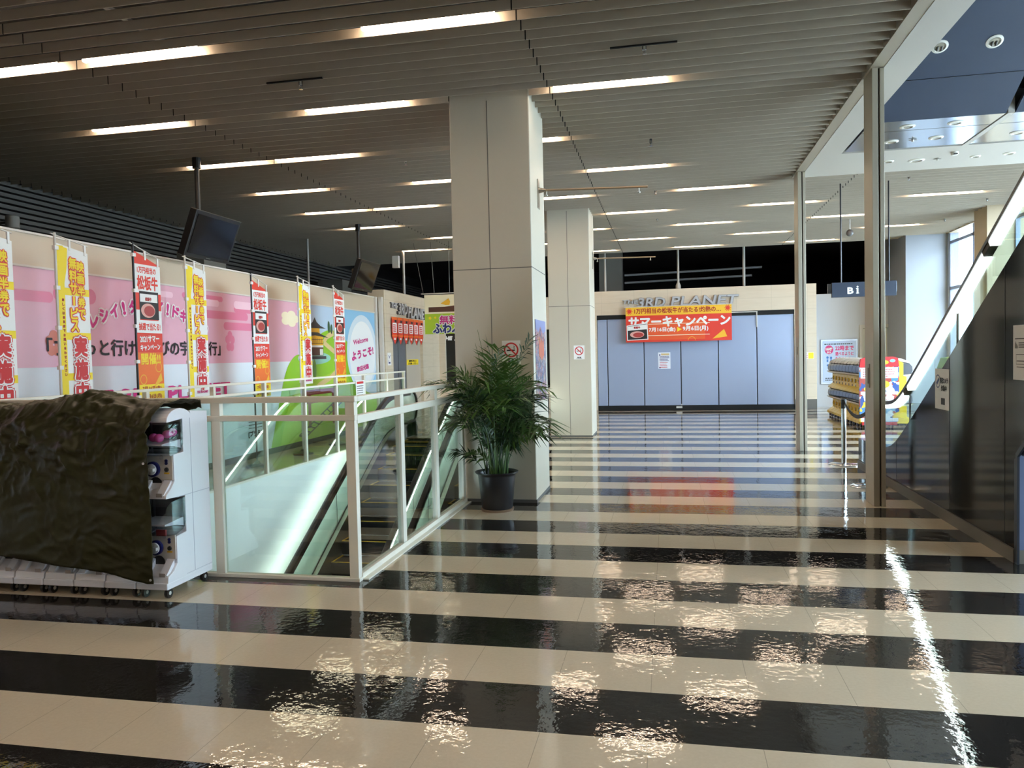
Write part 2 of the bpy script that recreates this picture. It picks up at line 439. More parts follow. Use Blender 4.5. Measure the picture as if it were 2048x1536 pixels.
# slatted ceiling: upright baffles every 0.2 m, cut around the pillars
PIL = [(-2.27, -1.40, 8.02, 8.93), (-2.23, -1.43, 14.5, 15.4)]
JOINTS = [-9.43, -5.30, -1.17, 2.96]
mb = MB(); jb = MB()
for k in range(-44, 106):
    y = .2*k+.006
    x0, x1 = -9.6, (1.96 if y < 12.9 else 6.66)
    cuts = [(j-.006, j+.006) for j in JOINTS]
    for (a, b, c, d) in PIL:
        if c-.03 < y < d+.03: cuts.append((a-.004, b+.004))
    cuts.sort(); segs = []; x = x0
    for a, b in cuts:
        if a > x1: break
        if a > x: segs.append((x, min(a, x1)))
        x = max(x, b)
    if x < x1: segs.append((x, x1))
    for a, b in segs: mb.box(a, b, y, y+.006, CZ, CZ+.082)
    for j in JOINTS:
        if j < x1 and not any(a-.01 < j < b+.01 for a, b in cuts if b-a > .1): jb.box(j-.0055, j+.0055, y+.001, y+.005, CZ+.001, CZ+.082)
struct(mb.build('ceiling', M['fin'])); struct(jb.build('ceiling_joint', M['black']))
mb = MB(); mb.box(-12, 2.09, -9, 30, 4.72, 4.9); mb.box(2.09, 7.6, 12.95, 30, 4.72, 4.9)
struct(mb.build('ceiling_slab', M['slab']))
mb = MB()
for x in (-8.2, -4.6, -.4): mb.tube([(x, -3, 4.6), (x, 21, 4.6)], .03, 6)
for y in (1.5, 3.4, 5.3): mb.box(-9, 1.9, y, y+.05, 4.5, 4.56)
tag(mb.build('ceiling_conduit', M['groove']), 'dim conduit runs glimpsed above the slatted ceiling near the viewer', 'conduit')

# beam between slatted ceiling and the escalator hall, and plaster soffit
mb = MB(); mb.box(1.97, 2.10, -9, 12.93, CZ, 4.75); struct(mb.build('trim_1', M['beam']))
mb = MB(); mb.box(2.10, 2.42, -9, 11.54, CZ-.004, 4.5); mb.box(2.10, 6.7, 11.54, 12.93, CZ-.004, 4.5); mb.box(3.965, 4.035, 10.1, 11.54, CZ-.004, 4.5)
struct(mb.build('ceiling_soffit', M['soffit']))
mb = MB(); mb.box(2.42, 6.7, 9.9, 11.54, 4.52, 4.6)
mb.box(2.09, 2.12, -9, 13, 4.5, 9.2); mb.box(2.09, 7.6, -9, 13, 9.2, 9.3); mb.box(2.09, 7.6, 12.9, 13, 4.5, 9.3)
struct(mb.build('wall_escalator_hall', M['navytrim']))

# left: wall carrying the mural, with louvres of the dark shop behind
mb = MB(); mb.box(-6.82, -6.667, -9, 16.95, 0, 3.0); struct(mb.build('wall_left', M['muralwall']))
mb = MB(); mb.box(-6.84, -6.648, -9, 16.95, 3.0, 3.022); mb.box(-6.667, -6.648, -9, 16.95, 2.64, 2.662); struct(mb.build('trim_2', M['offwhite']))
mb = MB(); mb.box(-6.667, -6.655, -9, 16.95, 0, .094); struct(mb.build('baseboard_left', P('skirting_grey', (98, 92, 84), .5)))
mb = MB()
for k in range(16): mb.box(-9.78, -9.62, -9, 29.5, 3.0+.086*k, 3.0+.086*k+.055)
struct(mb.build('wall_louver', M['louver']))
mb = MB(); mb.box(-9.95, -9.8, -9, 30, 0, 4.72); struct(mb.build('wall_louver_backing', M['black']))

# left shop wall, set forward of the mural wall
mb = MB(); mb.box(-6.9, -6.5, 16.98, 17.5, 0, 3.2); mb.box(-6.9, -6.5, 19.78, 21.5, 0, 3.2); mb.box(-6.9, -6.5, 17.5, 19.78, 2.2, 3.2)
struct(mb.build('wall_left_shop', M['stoney']))
mb = MB(); mb.box(-6.70, -6.62, 16.76, 16.86, 0, 3.02); mb.box(-6.60, -6.52, 16.87, 16.97, 0, 3.02); struct(mb.build('trim_3', M['offwhite']))
mb = MB(); mb.box(-6.62, -6.585, 17.5, 18.06, 0, 2.2); mb.box(-6.62, -6.585, 18.09, 18.62, 0, 2.2); mb.box(-6.66, -6.64, 17.5, 19.78, 0, 2.2)
struct(mb.build('door_1', P('door_dark_grey', (104, 106, 112), .4)))
mb = MB(); mb.box(-6.62, -6.58, 18.66, 19.78, 0, 2.2); struct(mb.build('door_2', P('door_beige', (186, 176, 160), .45)))

# back wall of shop fronts
YB = 21.3
mb = MB(); mb.box(-1.93, 3.28, YB, YB+.4, 2.64, 3.30); mb.box(3.28, 3.83, YB, YB+.4, 0, 3.30); mb.box(-3.2, -1.93, YB, YB+.4, 0, 3.30)
mb.box(-6.5, -3.2, YB, YB+.4, 2.3, 3.2); mb.box(-6.5, -6.32, YB, YB+.4, .66, 2.3); mb.box(-6.5, -3.2, YB, YB+.4, 0, .66)
struct(mb.build('wall_back', M['stone']))
mb = MB(); mb.box(-6.32, -3.2, YB+.1, YB+.14, .66, 2.3); struct(mb.build('window_1', P('dark_shop_glass', (14, 14, 16), .2)))
mb = MB(); mb.box(-6.3, -5.4, YB+.04, YB+.06, .5, 2.25)
mb = MB(); mb.box(-1.93, 3.28, YB+.02, YB+.2, 2.52, 2.64); mb.box(-1.93, 3.28, YB+.01, YB+.2, 0, .125); struct(mb.build('trim_4', M['black']))
seams = [-1.93, -1.65, -.65, .34, 1.33, 2.33, 3.28]
sh = thing('shop_shutter', (.6, YB+.06, 0), 'closed blue grey folding shutter across the far shop front', 'shutter')
for i in range(6):
    mb = MB(); mb.box(seams[i]+.012, seams[i+1]-.012, YB+.05, YB+.09, .127, 2.52); mb.build('shutter_panel', M['shutter'], sh, bevel=.004)
mb = MB(); mb.box(-1.9, 3.25, YB+.1, YB+.12, .13, 2.5); mb.build('backing', M['black'], sh)
mb = MB(); mb.box(.33, .36, YB+.02, YB+.05, -.0, .16); mb.box(.2, .36, YB+.0, YB+.05, .05, .1); o = mb.build('floor_lock', M['offwhite'], sh)
mb = MB(); mb.box(1.67, 2.35, YB+.015, YB+.045, 2.6, 2.625); mb.box(2.32, 2.345, YB+.015, YB+.045, 2.2, 2.6); mb.build('cable_cover', M['offwhite'], sh)

# wall right of the shop front, its door, white pillar block, windows
mb = MB(); mb.box(3.83, 5.08, 22.0, 22.3, 0, 3.06); mb.box(6.0, 6.3, 22.0, 22.3, 0, 3.06); mb.box(5.08, 6.0, 22.0, 22.3, 2.16, 3.06)
mb.box(3.83, 3.86, 21.7, 22.0, 0, 3.0)
struct(mb.build('wall_back_right', M['whitewall']))
mb = MB(); mb.box(5.12, 5.96, 22.06, 22.1, 0, 2.1); d3 = struct(mb.build('door_3', P('door_cream', (222, 220, 210), .45)))
mb = MB(); mb.box(5.04, 5.12, 21.96, 22.1, 0, 2.2); mb.box(5.96, 6.04, 21.96, 22.1, 0, 2.2); mb.box(5.12, 5.96, 21.96, 22.1, 2.11, 2.2); mb.build('door_frame', M['offwhite'], d3)
mb = MB(); mb.box(5.75, 6.9, 20.42, 22.6, 0, 4.7); mb.box(6.68, 6.9, 20.3, 20.42, 0, 4.7); struct(mb.build('wall_right_block', P('block_white', (160, 164, 172), .5)))
mb = MB(); mb.box(6.66, 6.9, -9, 20.42, 4.3, 4.9); mb.box(6.66, 6.9, -9, 2.0, 0, 4.9); mb.box(6.2, 6.9, 16.75, 17.4, 0, 4.7)
mb.box(6.95, 7.4, -9, 13, 4.9, 9.3)
struct(mb.build('wall_right', P('wall_tan', (196, 176, 146), .5)))
for i, (a, b) in enumerate(((2.0, 7.0), (7.0, 12.0), (12.0, 16.75), (17.4, 20.3))):
    mb = MB()
    for y in (a, (a+b)/2, b): mb.box(6.7, 6.78, y-.03, y+.03, 0, 4.3)
    for z in (.05, 2.97, 4.07): mb.box(6.7, 6.78, a, b, z-.035, z+.035)
    wf = struct(mb.build('window_%d' % (i+2), P('window_frame_blue_grey', (150, 160, 186), .4)))
    mb = MB(); mb.box(6.735, 6.745, a, b, .05, 4.3); mb.build('pane', M['winglass'], wf)
mb = MB(); mb.box(6.9, 60, -40, 60, -.4, -.3); g_ = mb.build('ground_outside', P('bright_pavement', (190, 190, 188), .8)); g_['kind'] = 'structure'
# unlit depth behind the shop fronts and the wall behind the viewer
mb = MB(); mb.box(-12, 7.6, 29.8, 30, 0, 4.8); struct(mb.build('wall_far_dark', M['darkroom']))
mb = MB(); mb.box(-12, 7.6, -9.2, -9, 0, 9.3); mb.box(-12, -11.8, -9, 30, 0, 4.9); struct(mb.build('wall_rear', P('rear_wall', (206, 202, 194), .6)))
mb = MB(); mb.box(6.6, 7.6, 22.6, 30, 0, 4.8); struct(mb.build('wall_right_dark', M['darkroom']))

# escalator well
mb = MB(); mb.box(HX0-.2, HX0, HY0-.2, 16.5, -4.8, -.302); mb.box(HX0, HX0+.012, HY0, HY1+1.2, -4.8, -.004)
struct(mb.build('wall_well_left', M['wellwhite']))
mb = MB(); mb.box(HX1-.012, HX1, HY0, HY1, -.9, -.004); mb.box(HX0, HX1, HY0, HY0+.012, -.9, -.004); mb.box(HX1-.012, HX1+.2, HY0, 16.5, -.9, -.302); mb.box(HX0, HX1, HY1+1.2, HY1+1.4, -4.8, -.302)
struct(mb.build('wall_well_right', M['wellwhite']))
mb = MB(); mb.box(HX0-.2, 4, 0, 17, -5.0, -4.8); struct(mb.build('floor_lower', M['welldark']))
mb = MB(); mb.box(4, 4.2, 0, 17, -4.8, -.3); mb.box(HX0-.2, 4, -.2, 0, -4.8, -.3); mb.box(HX0-.2, 4, 17, 17.2, -4.8, -.3); struct(mb.build('wall_lower_level', M['wellwhite']))
mb = MB(); mb.box(HX1+.2, 4, 0, 17, -1.0, -.9); struct(mb.build('ceiling_lower_level', M['offwhite']))

# ================================================================== PILLARS, POSTS
def pillar(x0, x1, y0, y1, label, gz):
    t = thing('pillar', ((x0+x1)/2, (y0+y1)/2, 0), label, 'pillar', 'panelled grey pillars along the hall')
    mb = MB(); mb.box(x0, x1, y0, y1, .02, 4.70); mb.build('shaft', M['pillar'], t, bevel=.012)
    mb = MB(); xm = (x0+x1)/2-.02
    mb.box(xm-.004, xm+.004, y0-.0015, y0+.002, .02, 4.3)
    mb.box(x0, x1+.0015, y0-.0015, y1, gz-.004, gz+.004); mb.build('joint', M['groove'], t)
    mb = MB(); mb.box(x0-.004, x1+.004, y0-.004, y1+.004, 0, .035); mb.build('skirting', M['groove'], t)
pillar(-2.27, -1.40, 8.02, 8.93, 'near square grey pillar behind the potted palm', 2.52)
pillar(-2.23, -1.43, 14.5, 15.4, 'further square grey pillar with small no smoking sign', 2.50)
for (x0, x1, y0, y1, z1, lab) in ((-1.95, -1.29, 22.6, 23.3, 4.70, 'grey square pillar rising in the dark behind the far shop fascia'),
                              (-8.75, -8.2, 12.5, 13.2, 3.62, 'grey block behind the mural wall under the nearer hanging screen'),
                              (-9.3, -8.6, 19.4, 20.0, 3.75, 'dark block behind the mural wall under the further hanging screen')):
    t = tag(MB().box(x0, x1, y0, y1, 0.0, z1).build('pillar', M['concrete'], loc=((x0+x1)/2, (y0+y1)/2, 0)), lab, 'pillar')

def post(y0, y1, label):
    t = thing('support_post', (2.045, y0, 0), label, 'post', 'slim metal posts under the beam')
    mb = MB(); mb.box(1.99, 2.045, y0, y1, 0, CZ+.2); mb.box(2.06, 2.10, y0-.005, y1, 0, CZ-.005); mb.build('channel', M['post'], t, bevel=.003)
    mb = MB(); mb.box(2.045, 2.06, y0+.03, y1-.03, 0, CZ); mb.build('gap_strip', M['postgap'], t)
    return t
p1 = post(8.13, 8.455, 'nearer slim metal post beside the escalator, full floor to ceiling height')
mb = MB(); mb.box(1.983, 1.99, 8.26, 8.33, 1.18, 1.42); mb.build('latch_plate', P('latch_grey', (150, 142, 130), .4), p1)
mb = MB(); mb.box(1.979, 1.984, 8.275, 8.315, 1.22, 1.38); mb.build('keyhole_slot', P('latch_slot', (92, 84, 76), .5), p1)
p2 = post(12.5, 12.87, 'further slim metal post at the far end of the beam')
mb = MB(); mb.box(1.984, 1.99, 12.62, 12.68, 1.5, 1.62); mb.build('latch_plate', P('latch_grey'), p2)

# ================================================================== CEILING LIGHTS
lamp0 = None
def lamp(x, row, label):
    global lamp0
    y = 6.2 + 1.8*row; y = .2*round(y/.2)+.006
    if lamp0 is None:
        t = thing('ceiling_light', (x, y, CZ), label, 'light', 'fluorescent lights between the ceiling slats')
        mb = MB(); mb.box(x, x+1.18, y-.13, y-.05, CZ+.066, CZ+.094); mb.build('housing', M['lamphouse'], t)
        mb = MB(); mb.box(x+.02, x+1.16, y-.115, y-.065, CZ+.012, CZ+.062); mb.build('tube', M['tube'], t, bevel=.012)
        lamp0 = t
    else:
        dup(lamp0, (x, y, CZ), label)
ROWS = {0: (-6.6, -5.17, -2.49), 1: (-6.6, -3.9, -1.14), 2: (-6.6, -5.25, -2.49), 3: (-6.58, -3.9, -1.15), 4: (-6.62, -5.25, -2.49, .2),
        5: (-6.66, -3.9, -1.15, 1.57, 4.36), 6: (-5.32, -2.49, .2, 2.98), 7: (-6.66, -3.9, -1.15, 1.57, 4.4), 8: (-5.3, -2.49, .18, 2.98)}
ORD = ['first', 'second', 'third', 'fourth', 'fifth', 'sixth', 'seventh', 'eighth', 'ninth']
for rw, xs in ROWS.items():
    for i, x in enumerate(xs):
        lamp(x, rw, 'lit fluorescent strip light, %s row from the front, %s lamp from the left' % (ORD[rw], ORD[i]))
for rw, xs in {-1: (-3.9, -1.14), -2: (-5.2, -2.49, .2), -3: (-3.9, -1.14), -4: (-5.2, -2.49, .2), -5: (-3.9, -1.14), -6: (-5.2, -2.49, .2), -7: (-3.9, -1.14)}.items():  # unseen rows added to light the near floor and the pillar fronts
    for i, x in enumerate(xs):
        lamp(x, rw, 'added unseen fluorescent light above the viewer, %s row back, %s from the left' % (ORD[-rw-1], ORD[i]))

for x in (-1.4, 1.4):  # lamps added out of sight to brighten the escalator well
    for y in (4.0, 8.0, 12.0):
        t = dup(lamp0, (x, y, -1.0-.02), 'added fluorescent light on the level below, unseen under the floor, brightening the well', 'added lights of the level below')
# sprinklers and slots
sp0 = None
for i, (x, y) in enumerate(((-3.53, 7.12), (-3.54, 10.24), (-.17, 7.09), (-.18, 10.22), (-.17, 13.33), (-.18, 16.03), (3.85, 13.49), (5.9, 15.93), (5.9, 18.18))):
    lab = ['over the glass railing corner', 'left of the near pillar', 'in front of the near pillar, above the open floor', 'right of the near pillar bracket', 'right of the further pillar top',
           'furthest over the open floor', 'just past the plaster soffit', 'near the tan window pier', 'furthest towards the bright window'][i]
    if sp0 is None:
        sp0 = thing('ceiling_sprinkler', (x, y, CZ), 'small ceiling sprinkler '+lab, 'sprinkler', 'ceiling sprinklers')
        mb = MB(); mb.lathe([(.022, .05), (.022, -.005), (.012, -.01), (.01, -.035)], (x, y, CZ), 10); mb.build('body', M['chrome'], sp0, smooth=True)
        mb = MB(); mb.lathe([(.02, -.036), (.02, -.04)], (x, y, CZ), 10); mb.build('deflector', M['chrome'], sp0)
    else: dup(sp0, (x, y, CZ), 'small ceiling sprinkler '+lab)
for x, lab in ((-3.83, 'dark slot in the ceiling slats left of the near pillar'), (-.47, 'dark slot in the ceiling slats over the open floor')):
    tag(MB().box(x, x+.59, 6.985, 7.003, CZ-.003, CZ+.012).build('ceiling_slot', M['black'], loc=(x, 7, CZ)), lab, 'slot')

# ================================================================== SOFFIT PANELS AND DOWNLIGHTS
def slope_panel(x0, x1, label):
    t = thing('escalator_underside', ((x0+x1)/2, 10.1, CZ), label, 'cladding', 'undersides of the upper escalators')
    mb = MB(); mb.box(x0, x1, 10.13, 11.49, CZ+.005, CZ+.04); mb.build('flat_panel', M['mirror'], t)
    mb = MB(); mb.box(x0, x1, 10.575, 10.58, CZ+.003, CZ+.006); mb.build('joint', M['groove'], t)
    y1, s = 1.5, .597
    mb = MB(); mb.prism([(10.12, CZ+.005), (10.12, CZ+.05), (y1, CZ+.05+(10.12-y1)*s), (y1, CZ+.005+(10.12-y1)*s)], x0, x1); mb.build('sloping_panel', M['navy'], t)
    mb = MB()
    for y in (9.6, 8.35, 7.1): mb.box(x0, x1, y-.004, y+.004, CZ+.001+(10.12-y)*s, CZ+.006+(10.12-y)*s)
    mb.build('joint', M['navytrim'], t)
    return t
slope_panel(2.46, 3.95, 'navy sloping underside with polished lower panel, left of the dividing gap')
slope_panel(4.05, 5.6, 'sloping underside with polished lower panel, right of the dividing gap')
dl0 = None
def downlight(x, y, z, r, label, tilt=0):
    t = thing('downlight', (x, y, z), label, 'downlight', 'round downlights in the soffit')
    a = Vector((0, cos(tilt), -sin(tilt))); n = Vector((0, -sin(tilt), -cos(tilt))); xx = Vector((1, 0, 0)); c = Vector((x, y, z))
    def disc(r0, r1, h0, h1, N=24):
        mb = MB(); o = []; fs = []
        for rr, hh in ((r0, h0), (r1, h1)):
            o += [c + (xx*cos(2*pi*i/N)+a*sin(2*pi*i/N))*rr + n*hh for i in range(N)]
        fs = [(i, (i+1) % N, N+(i+1) % N, N+i) for i in range(N)]
        return o, fs, N
    mb = MB(); o, fs, N = disc(r, r*.72, .004, .012); mb.add(o, fs); o, fs, N = disc(r*1.0, r*1.0, -.004, .004); mb.add(o, fs); mb.build('trim_ring', P('downlight_trim', (230, 228, 220), .4), t, smooth=True)
    mb = MB(); o, fs, N = disc(r*.72, r*.5, .012, .003); mb.add(o, fs); mb.add(o[N:], [tuple(range(N))]); mb.build('reflector', P('downlight_reflector', (176, 174, 166), .25, metal=.6), t, smooth=True)
    if tilt:
        mb = MB(); mb.tube([c+xx*(-.02)+n*.005, c+xx*(-.02)+n*.02+a*.04], .012, 8); mb.tube([c+xx*.02+n*.005, c+xx*.02+n*.02+a*.04], .012, 8); mb.build('lamp', P('unlit_lamp', (90, 88, 84), .3), t)
s_ = math.atan(.597)
for x, y in ((2.95, 9.23), (3.49, 9.23)):
    downlight(x, y, CZ+.003+(10.12-y)*.597, .085, 'round downlight on the navy slope, %s' % ('beside the beam' if x < 3.2 else 'towards the dark gap'), s_)
for (x, y, l) in ((2.95, 10.39, 'upper one nearer the post'), (3.49, 10.38, 'upper one further from the post'), (2.95, 11.09, 'lower one nearer the post'), (3.48, 11.04, 'lower one further from the post')):
    downlight(x, y, CZ+.003, .09, 'round downlight in the polished panel, '+l)
downlight(4.46, 11.09, CZ+.003, .09, 'round downlight in the polished panel right of the gap')
for (x, y, r, l) in ((3.2, 12.2, .08, 'just right of the near post'), (3.6, 12.25, .11, 'large one between two small ones'), (4.38, 12.25, .07, 'small one by the white detector'), (4.8, 12.2, .08, 'nearest the escalator')):
    downlight(x, y, CZ-.006, r, 'round downlight in the white plaster soffit, '+l)
t = thing('smoke_detector', (3.99, 11.9, CZ), 'white detector box on the plaster soffit by the dividing gap', 'detector')
mb = MB(); mb.lathe([(.05, -.004), (.05, -.03), (.035, -.05)], (3.99, 11.9, CZ), 16); mb.build('housing', M['offwhite'], t, smooth=True)
mb = MB(); mb.box(3.965, 4.015, 11.845, 11.86, CZ-.045, CZ-.03); mb.build('sensor', M['ink'], t)
for x, y, z, l in ((3.2, 11.04, CZ+.003, 'cross shaped sprinkler rose in the polished soffit panel'), (3.87, 12.22, CZ-.006, 'cross shaped sprinkler rose in the white plaster soffit')):
    mb = MB(); mb.box(x-.05, x+.05, y-.008, y+.008, z-.014, z-.004); mb.box(x-.008, x+.008, y-.05, y+.05, z-.014, z-.004); mb.lathe([(.012, 0), (.012, -.03)], (x, y, z), 8)
    tag(mb.build('sprinkler_rose', M['steel'], loc=(x, y, z)), l, 'sprinkler')

# ================================================================== ESCALATORS
def smax(x, k=.38): return (x+sqrt(x*x+k*k))/2
def escalator(name, xl, xr, zs, ya, yb, newel_y, label, up_sign, strip, rail_h, glass_lo, step_y0, step_y1, panel_side=None):
    """ya..yb: stretch of the incline that is built; newel_y: centre of the handrail loop at the landing"""
    t = thing('escalator', ((xl+xr)/2, newel_y, 0), label, 'escalator')
    ys = [ya+(yb-ya)*i/60 for i in range(61)]
    R = .32
    for k, x in enumerate((xl, xr)):
        inn = 1 if k == 0 else -1
        path = [(x, y, zs(y)+rail_h) for y in ys]
        zc = path[-1][2]-R
        loop = [(x, newel_y+R*sin(pi*i/14), zc+R*cos(pi*i/14)) for i in range(0, 15)]
        mid = [(x, path[-1][1]+(newel_y-path[-1][1])*i/6, path[-1][2]+(zc+R-path[-1][2])*i/6) for i in range(1, 6)] if newel_y-path[-1][1] > .2 else []
        full = path+mid+loop
        mb = MB(); mb.sweep(full, [(-.042, -.022), (.042, -.022), (.042, .012), (.026, .024), (-.026, .024), (-.042, .012)]); hr = mb.build('handrail', M['rubber'], t, smooth=True)
        # lit strip under the handrail, in lengths with dark joints
        n = len(full)-(6 if strip is M['strip2'] else 15); seg = 16 if strip is M['strip2'] else 999
        i = 0
        while i < n-1:
            e = min(i+seg, n-1)
            mb = MB(); h_ = .04 if strip is M['strip2'] else .05
            if strip is M['strip2']: mb.sweep(full[i:e+1], [(-.03, -.024-h_), (.03, -.024-h_), (.034, -.023), (-.034, -.023)])
            else: mb.sweep(full[i:e+1], [(min(-inn*.012, -inn*.034), -.016-h_), (max(-inn*.012, -inn*.034), -.016-h_), (max(-inn*.012, -inn*.036), -.014), (min(-inn*.012, -inn*.036), -.014)])
            mb.build('light_strip', strip, hr)
            if strip is not M['strip2']:
                mb = MB(); mb.sweep(full[i:e+1], [(min(-inn*.010, inn*.034), -.085), (max(-inn*.010, inn*.034), -.085), (max(-inn*.010, inn*.036), -.013), (min(-inn*.010, inn*.036), -.013)]); mb.build('handrail_guide', M['rubber'], hr)
            if strip is M['strip2'] and e < n-1:
                mb = MB(); mb.sweep(full[e:e+2], [(-.033, -.02-h_), (.033, -.02-h_), (.037, -.013), (-.037, -.013)]); mb.build('strip_joint', M['postgap'], hr)
                i = e+1
            else: i = e
        # glass balustrade and decks
        mb = MB(); pts = full[:]
        top = [(p[1], p[2]-.03) for p in pts]; bot = [(y, zs(y)+glass_lo) for y in ys] + [(newel_y, zs(newel_y)+glass_lo)]
        n2 = 5; cut = len(ys)//n2
        mb = MB(); mb.prism(top+bot[::-1], x-.006, x+.006); mb.build('balustrade_glass', M['mint'] if up_sign < 0 else M['clearbal'], t)
        mb = MB()
        for j in range(6, 60, 11):
            y = ys[j]; mb.prism([(y-.006, zs(y)+glass_lo), (y+.006, zs(y)+glass_lo), (y+.006-.25*up_sign*0, zs(y)+rail_h-.1), (y-.006, zs(y)+rail_h-.1)], x-.008, x+.008)
        mb.build('glass_joint', M['groove'], t)
        mb = MB(); pl = [(y, zs(y)+glass_lo) for y in ys]+[(newel_y+.1, zs(newel_y)+glass_lo)]; ph = [(y, z-.06) for y, z in pl]
        dk = .06 if up_sign > 0 else .1
        mb.prism(pl+ph[::-1], x-dk if k == 0 else x-.09, x+.09 if k == 0 else x+dk); mb.build('deck', M['steel'], t)
        mb = MB(); pl = [(y, zs(y)+glass_lo-.06) for y in ys]+[(newel_y, zs(newel_y)+glass_lo-.06)]; ph = [(y, z-.42) for y, z in pl]
        xi = x+inn*.09; mb.prism(pl+ph[::-1], min(xi, xi-inn*.02), max(xi, xi-inn*.02)); mb.build('skirt_panel', M['steel'], t)
        mb = MB(); pl = [(y, zs(y)+glass_lo+.012) for y in ys]; ph = [(y, z-.02) for y, z in pl]; mb.prism(pl+ph[::-1], x-.016, x+.016); mb.build('gasket', M['ink'], t)
        mb = MB(); mb.prism([(newel_y-.55, zs(newel_y)), (newel_y+.12, zs(newel_y)), (newel_y+.16, zs(newel_y)+.2), (newel_y+.02, zs(newel_y)+.34), (newel_y-.55, zs(newel_y)+.3)], x-.09, x+.09); mb.build('newel_base', M['tvblack'], t, bevel=.02)
    # steps
    a, b = xl+.11, xr-.11; y = step_y0
    while (y > step_y1 if up_sign < 0 else y > step_y1):
        z = zs(y-.2); st = MB(); st.box(a, b, y-.4, y, z-.22, z-.004)
        so = st.build('step', M['stepm'], t)
        mb = MB(); mb.box(a, b, y-.405, y-.385, z-.006, z+.0015) if up_sign < 0 else mb.box(a, b, y-.03, y, z-.006, z+.0015)
        mb.box(a, a+.03, y-.4, y, z-.006, z+.001); mb.build('step_edge', M['yellow'], so)
        y -= .4
    mb = MB(); mb.box(a, b, step_y0, newel_y+.3, zs(newel_y)-.02, zs(newel_y)+.004); cp = mb.build('landing_plate', P('landing_plate_dark', (92, 90, 88), .4, metal=.6), t)
    mb = MB(); mb.box(a, b, step_y0, step_y0+.07, zs(newel_y), zs(newel_y)+.008); mb.build('comb_edge', M['yellow'], cp)
    return t
zsd = lambda y: -.577*smax(13.55-y)
escalator('escalator', -5.2, -3.92, zsd, 5.4, 14.4, 14.95, 'left down escalator in the glass railed well, beside the white wall', -1, M['strip'], .93, .29, 14.36, 6.0)
escalator('escalator', -3.68, -2.42, zsd, 5.4, 14.4, 14.95, 'right down escalator in the glass railed well, beside the potted palm', -1, M['strip'], .93, .29, 14.36, 6.0)
zsu = lambda y: .597*smax(9.26-y, .3)
E_ = escalator('escalator', 2.53, 3.82, zsu, 2.6, 10.1, 10.3, 'up escalator with dark side panel and white lit handrail strips on the right', 1, M['strip2'], .90, .34, 9.7, 4.0)
ys = [10.75-.15*i for i in range(52)]
top = [(y, zsu(y)+.385) for y in ys]; ye = ys[-1]
bot = [(ye, zsu(ye)-.45), (6.1, .77), (6.1, 0), (10.75, 0)]
mb = MB(); mb.prism(top+bot, 2.445, 2.475); sp_ = mb.build('side_panel', M['charcoal'], E_)
mb = MB()
for y in (9.05, 7.42, 6.28, 4.9):
    z0 = 0.1 if y > 6.1 else zsu(y)-.3
    mb.box(2.4435, 2.446, y-.003, y+.003, z0, zsu(y)+.37)
mb.build('panel_joint', M['black'], sp_)
mb = MB(); mb.prism(top+bot, 3.875, 3.905); mb.build('side_panel', M['charcoal'], E_)
mb = MB(); mb.box(2.43, 2.446, 6.1, 10.75, 0, .1); mb.build('skirting', M['skirtstrip'], E_)
mb = MB(); mb.prism([(6.1, 0), (6.05, 0), (6.05, .785), (6.1, .755)], 2.436, 2.452); mb.prism([(6.08, .755), (ye, zsu(ye)-.46), (ye, zsu(ye)-.41), (6.08, .80)], 2.436, 2.452); mb.build('edge_trim', M['navytrim'], E_)
mb = MB(); mb.box(2.452, 3.875, 6.075, 6.1, .1, .8); mb.build('end_panel', M['bluegrey'], E_)
mb = MB(); mb.box(2.452, 3.875, 6.07, 6.1, 0, .1); mb.build('end_skirting', M['skirtstrip'], E_)
mb = MB(); mb.prism([(6.1, .76), (6.1, .8), (ye, zsu(ye)-.41), (ye, zsu(ye)-.45)], 2.48, 3.875); mb.build('underside', M['navy'], E_)

# ================================================================== GLASS RAILINGS
def railing(name, label):
    return thing('glass_railing', name, label, 'railing', 'cream framed glass railings around the escalator well')
t = railing((-2.2, 5.06, 0), 'glass railing with cream frame along the front and right of the escalator well')
mb = MB(); mb.box(HX0, -2.165, 5.03, 5.09, 1.282, 1.325); mb.box(-2.225, -2.165, 5.09, 7.98, 1.282, 1.322); mb.build('top_rail', M['rail'], t, bevel=.006)
mb = MB(); mb.box(HX0, -2.17, 5.035, 5.085, 1.15, 1.19); mb.box(-2.22, -2.17, 5.085, 7.98, 1.125, 1.185); mb.build('middle_rail', M['rail'], t, bevel=.004)
mb = MB(); mb.box(HX0, -2.165, 5.03, 5.09, 0.0, .026); mb.box(-2.225, -2.165, 5.09, 8.0, 0.0, .05); mb.box(-2.25, -2.12, 5.09, 8.0, 0.0, .012); mb.build('bottom_rail', M['rail'], t, bevel=.003)
for x in (-5.2, -4.3, -3.26): mb = MB(); mb.box(x-.036, x+.036, 5.0365, 5.0835, .026, 1.29); mb.build('post', M['rail'], t, bevel=.003)
mb = MB(); mb.box(-2.245, -2.175, 5.04, 5.10, .02, 1.29); mb.build('post', M['rail'], t, bevel=.003)
for y in (6.02, 6.97, 7.93): mb = MB(); mb.box(-2.222, -2.172, y-.04, y+.04, .05, 1.29); mb.build('post', M['rail'], t, bevel=.003)
for a, b in ((-5.16, -4.34), (-4.26, -3.30), (-3.22, -2.25)): mb = MB(); mb.box(a, b, 5.056, 5.064, .026, 1.15); mb.build('glass_pane', M['glass'], t)
for a, b in ((5.1, 5.98), (6.06, 6.93), (7.01, 7.89)): mb = MB(); mb.box(-2.20, -2.192, a, b, .05, 1.13); mb.build('glass_pane', M['glass'], t)
t = railing((-5.47, 10, 0), 'glass railing with cream frame along the left side of the escalator well')
mb = MB(); mb.box(-5.50, -5.445, 5.12, 15.35, 1.285, 1.315); mb.build('top_rail', M['rail'], t, bevel=.004)
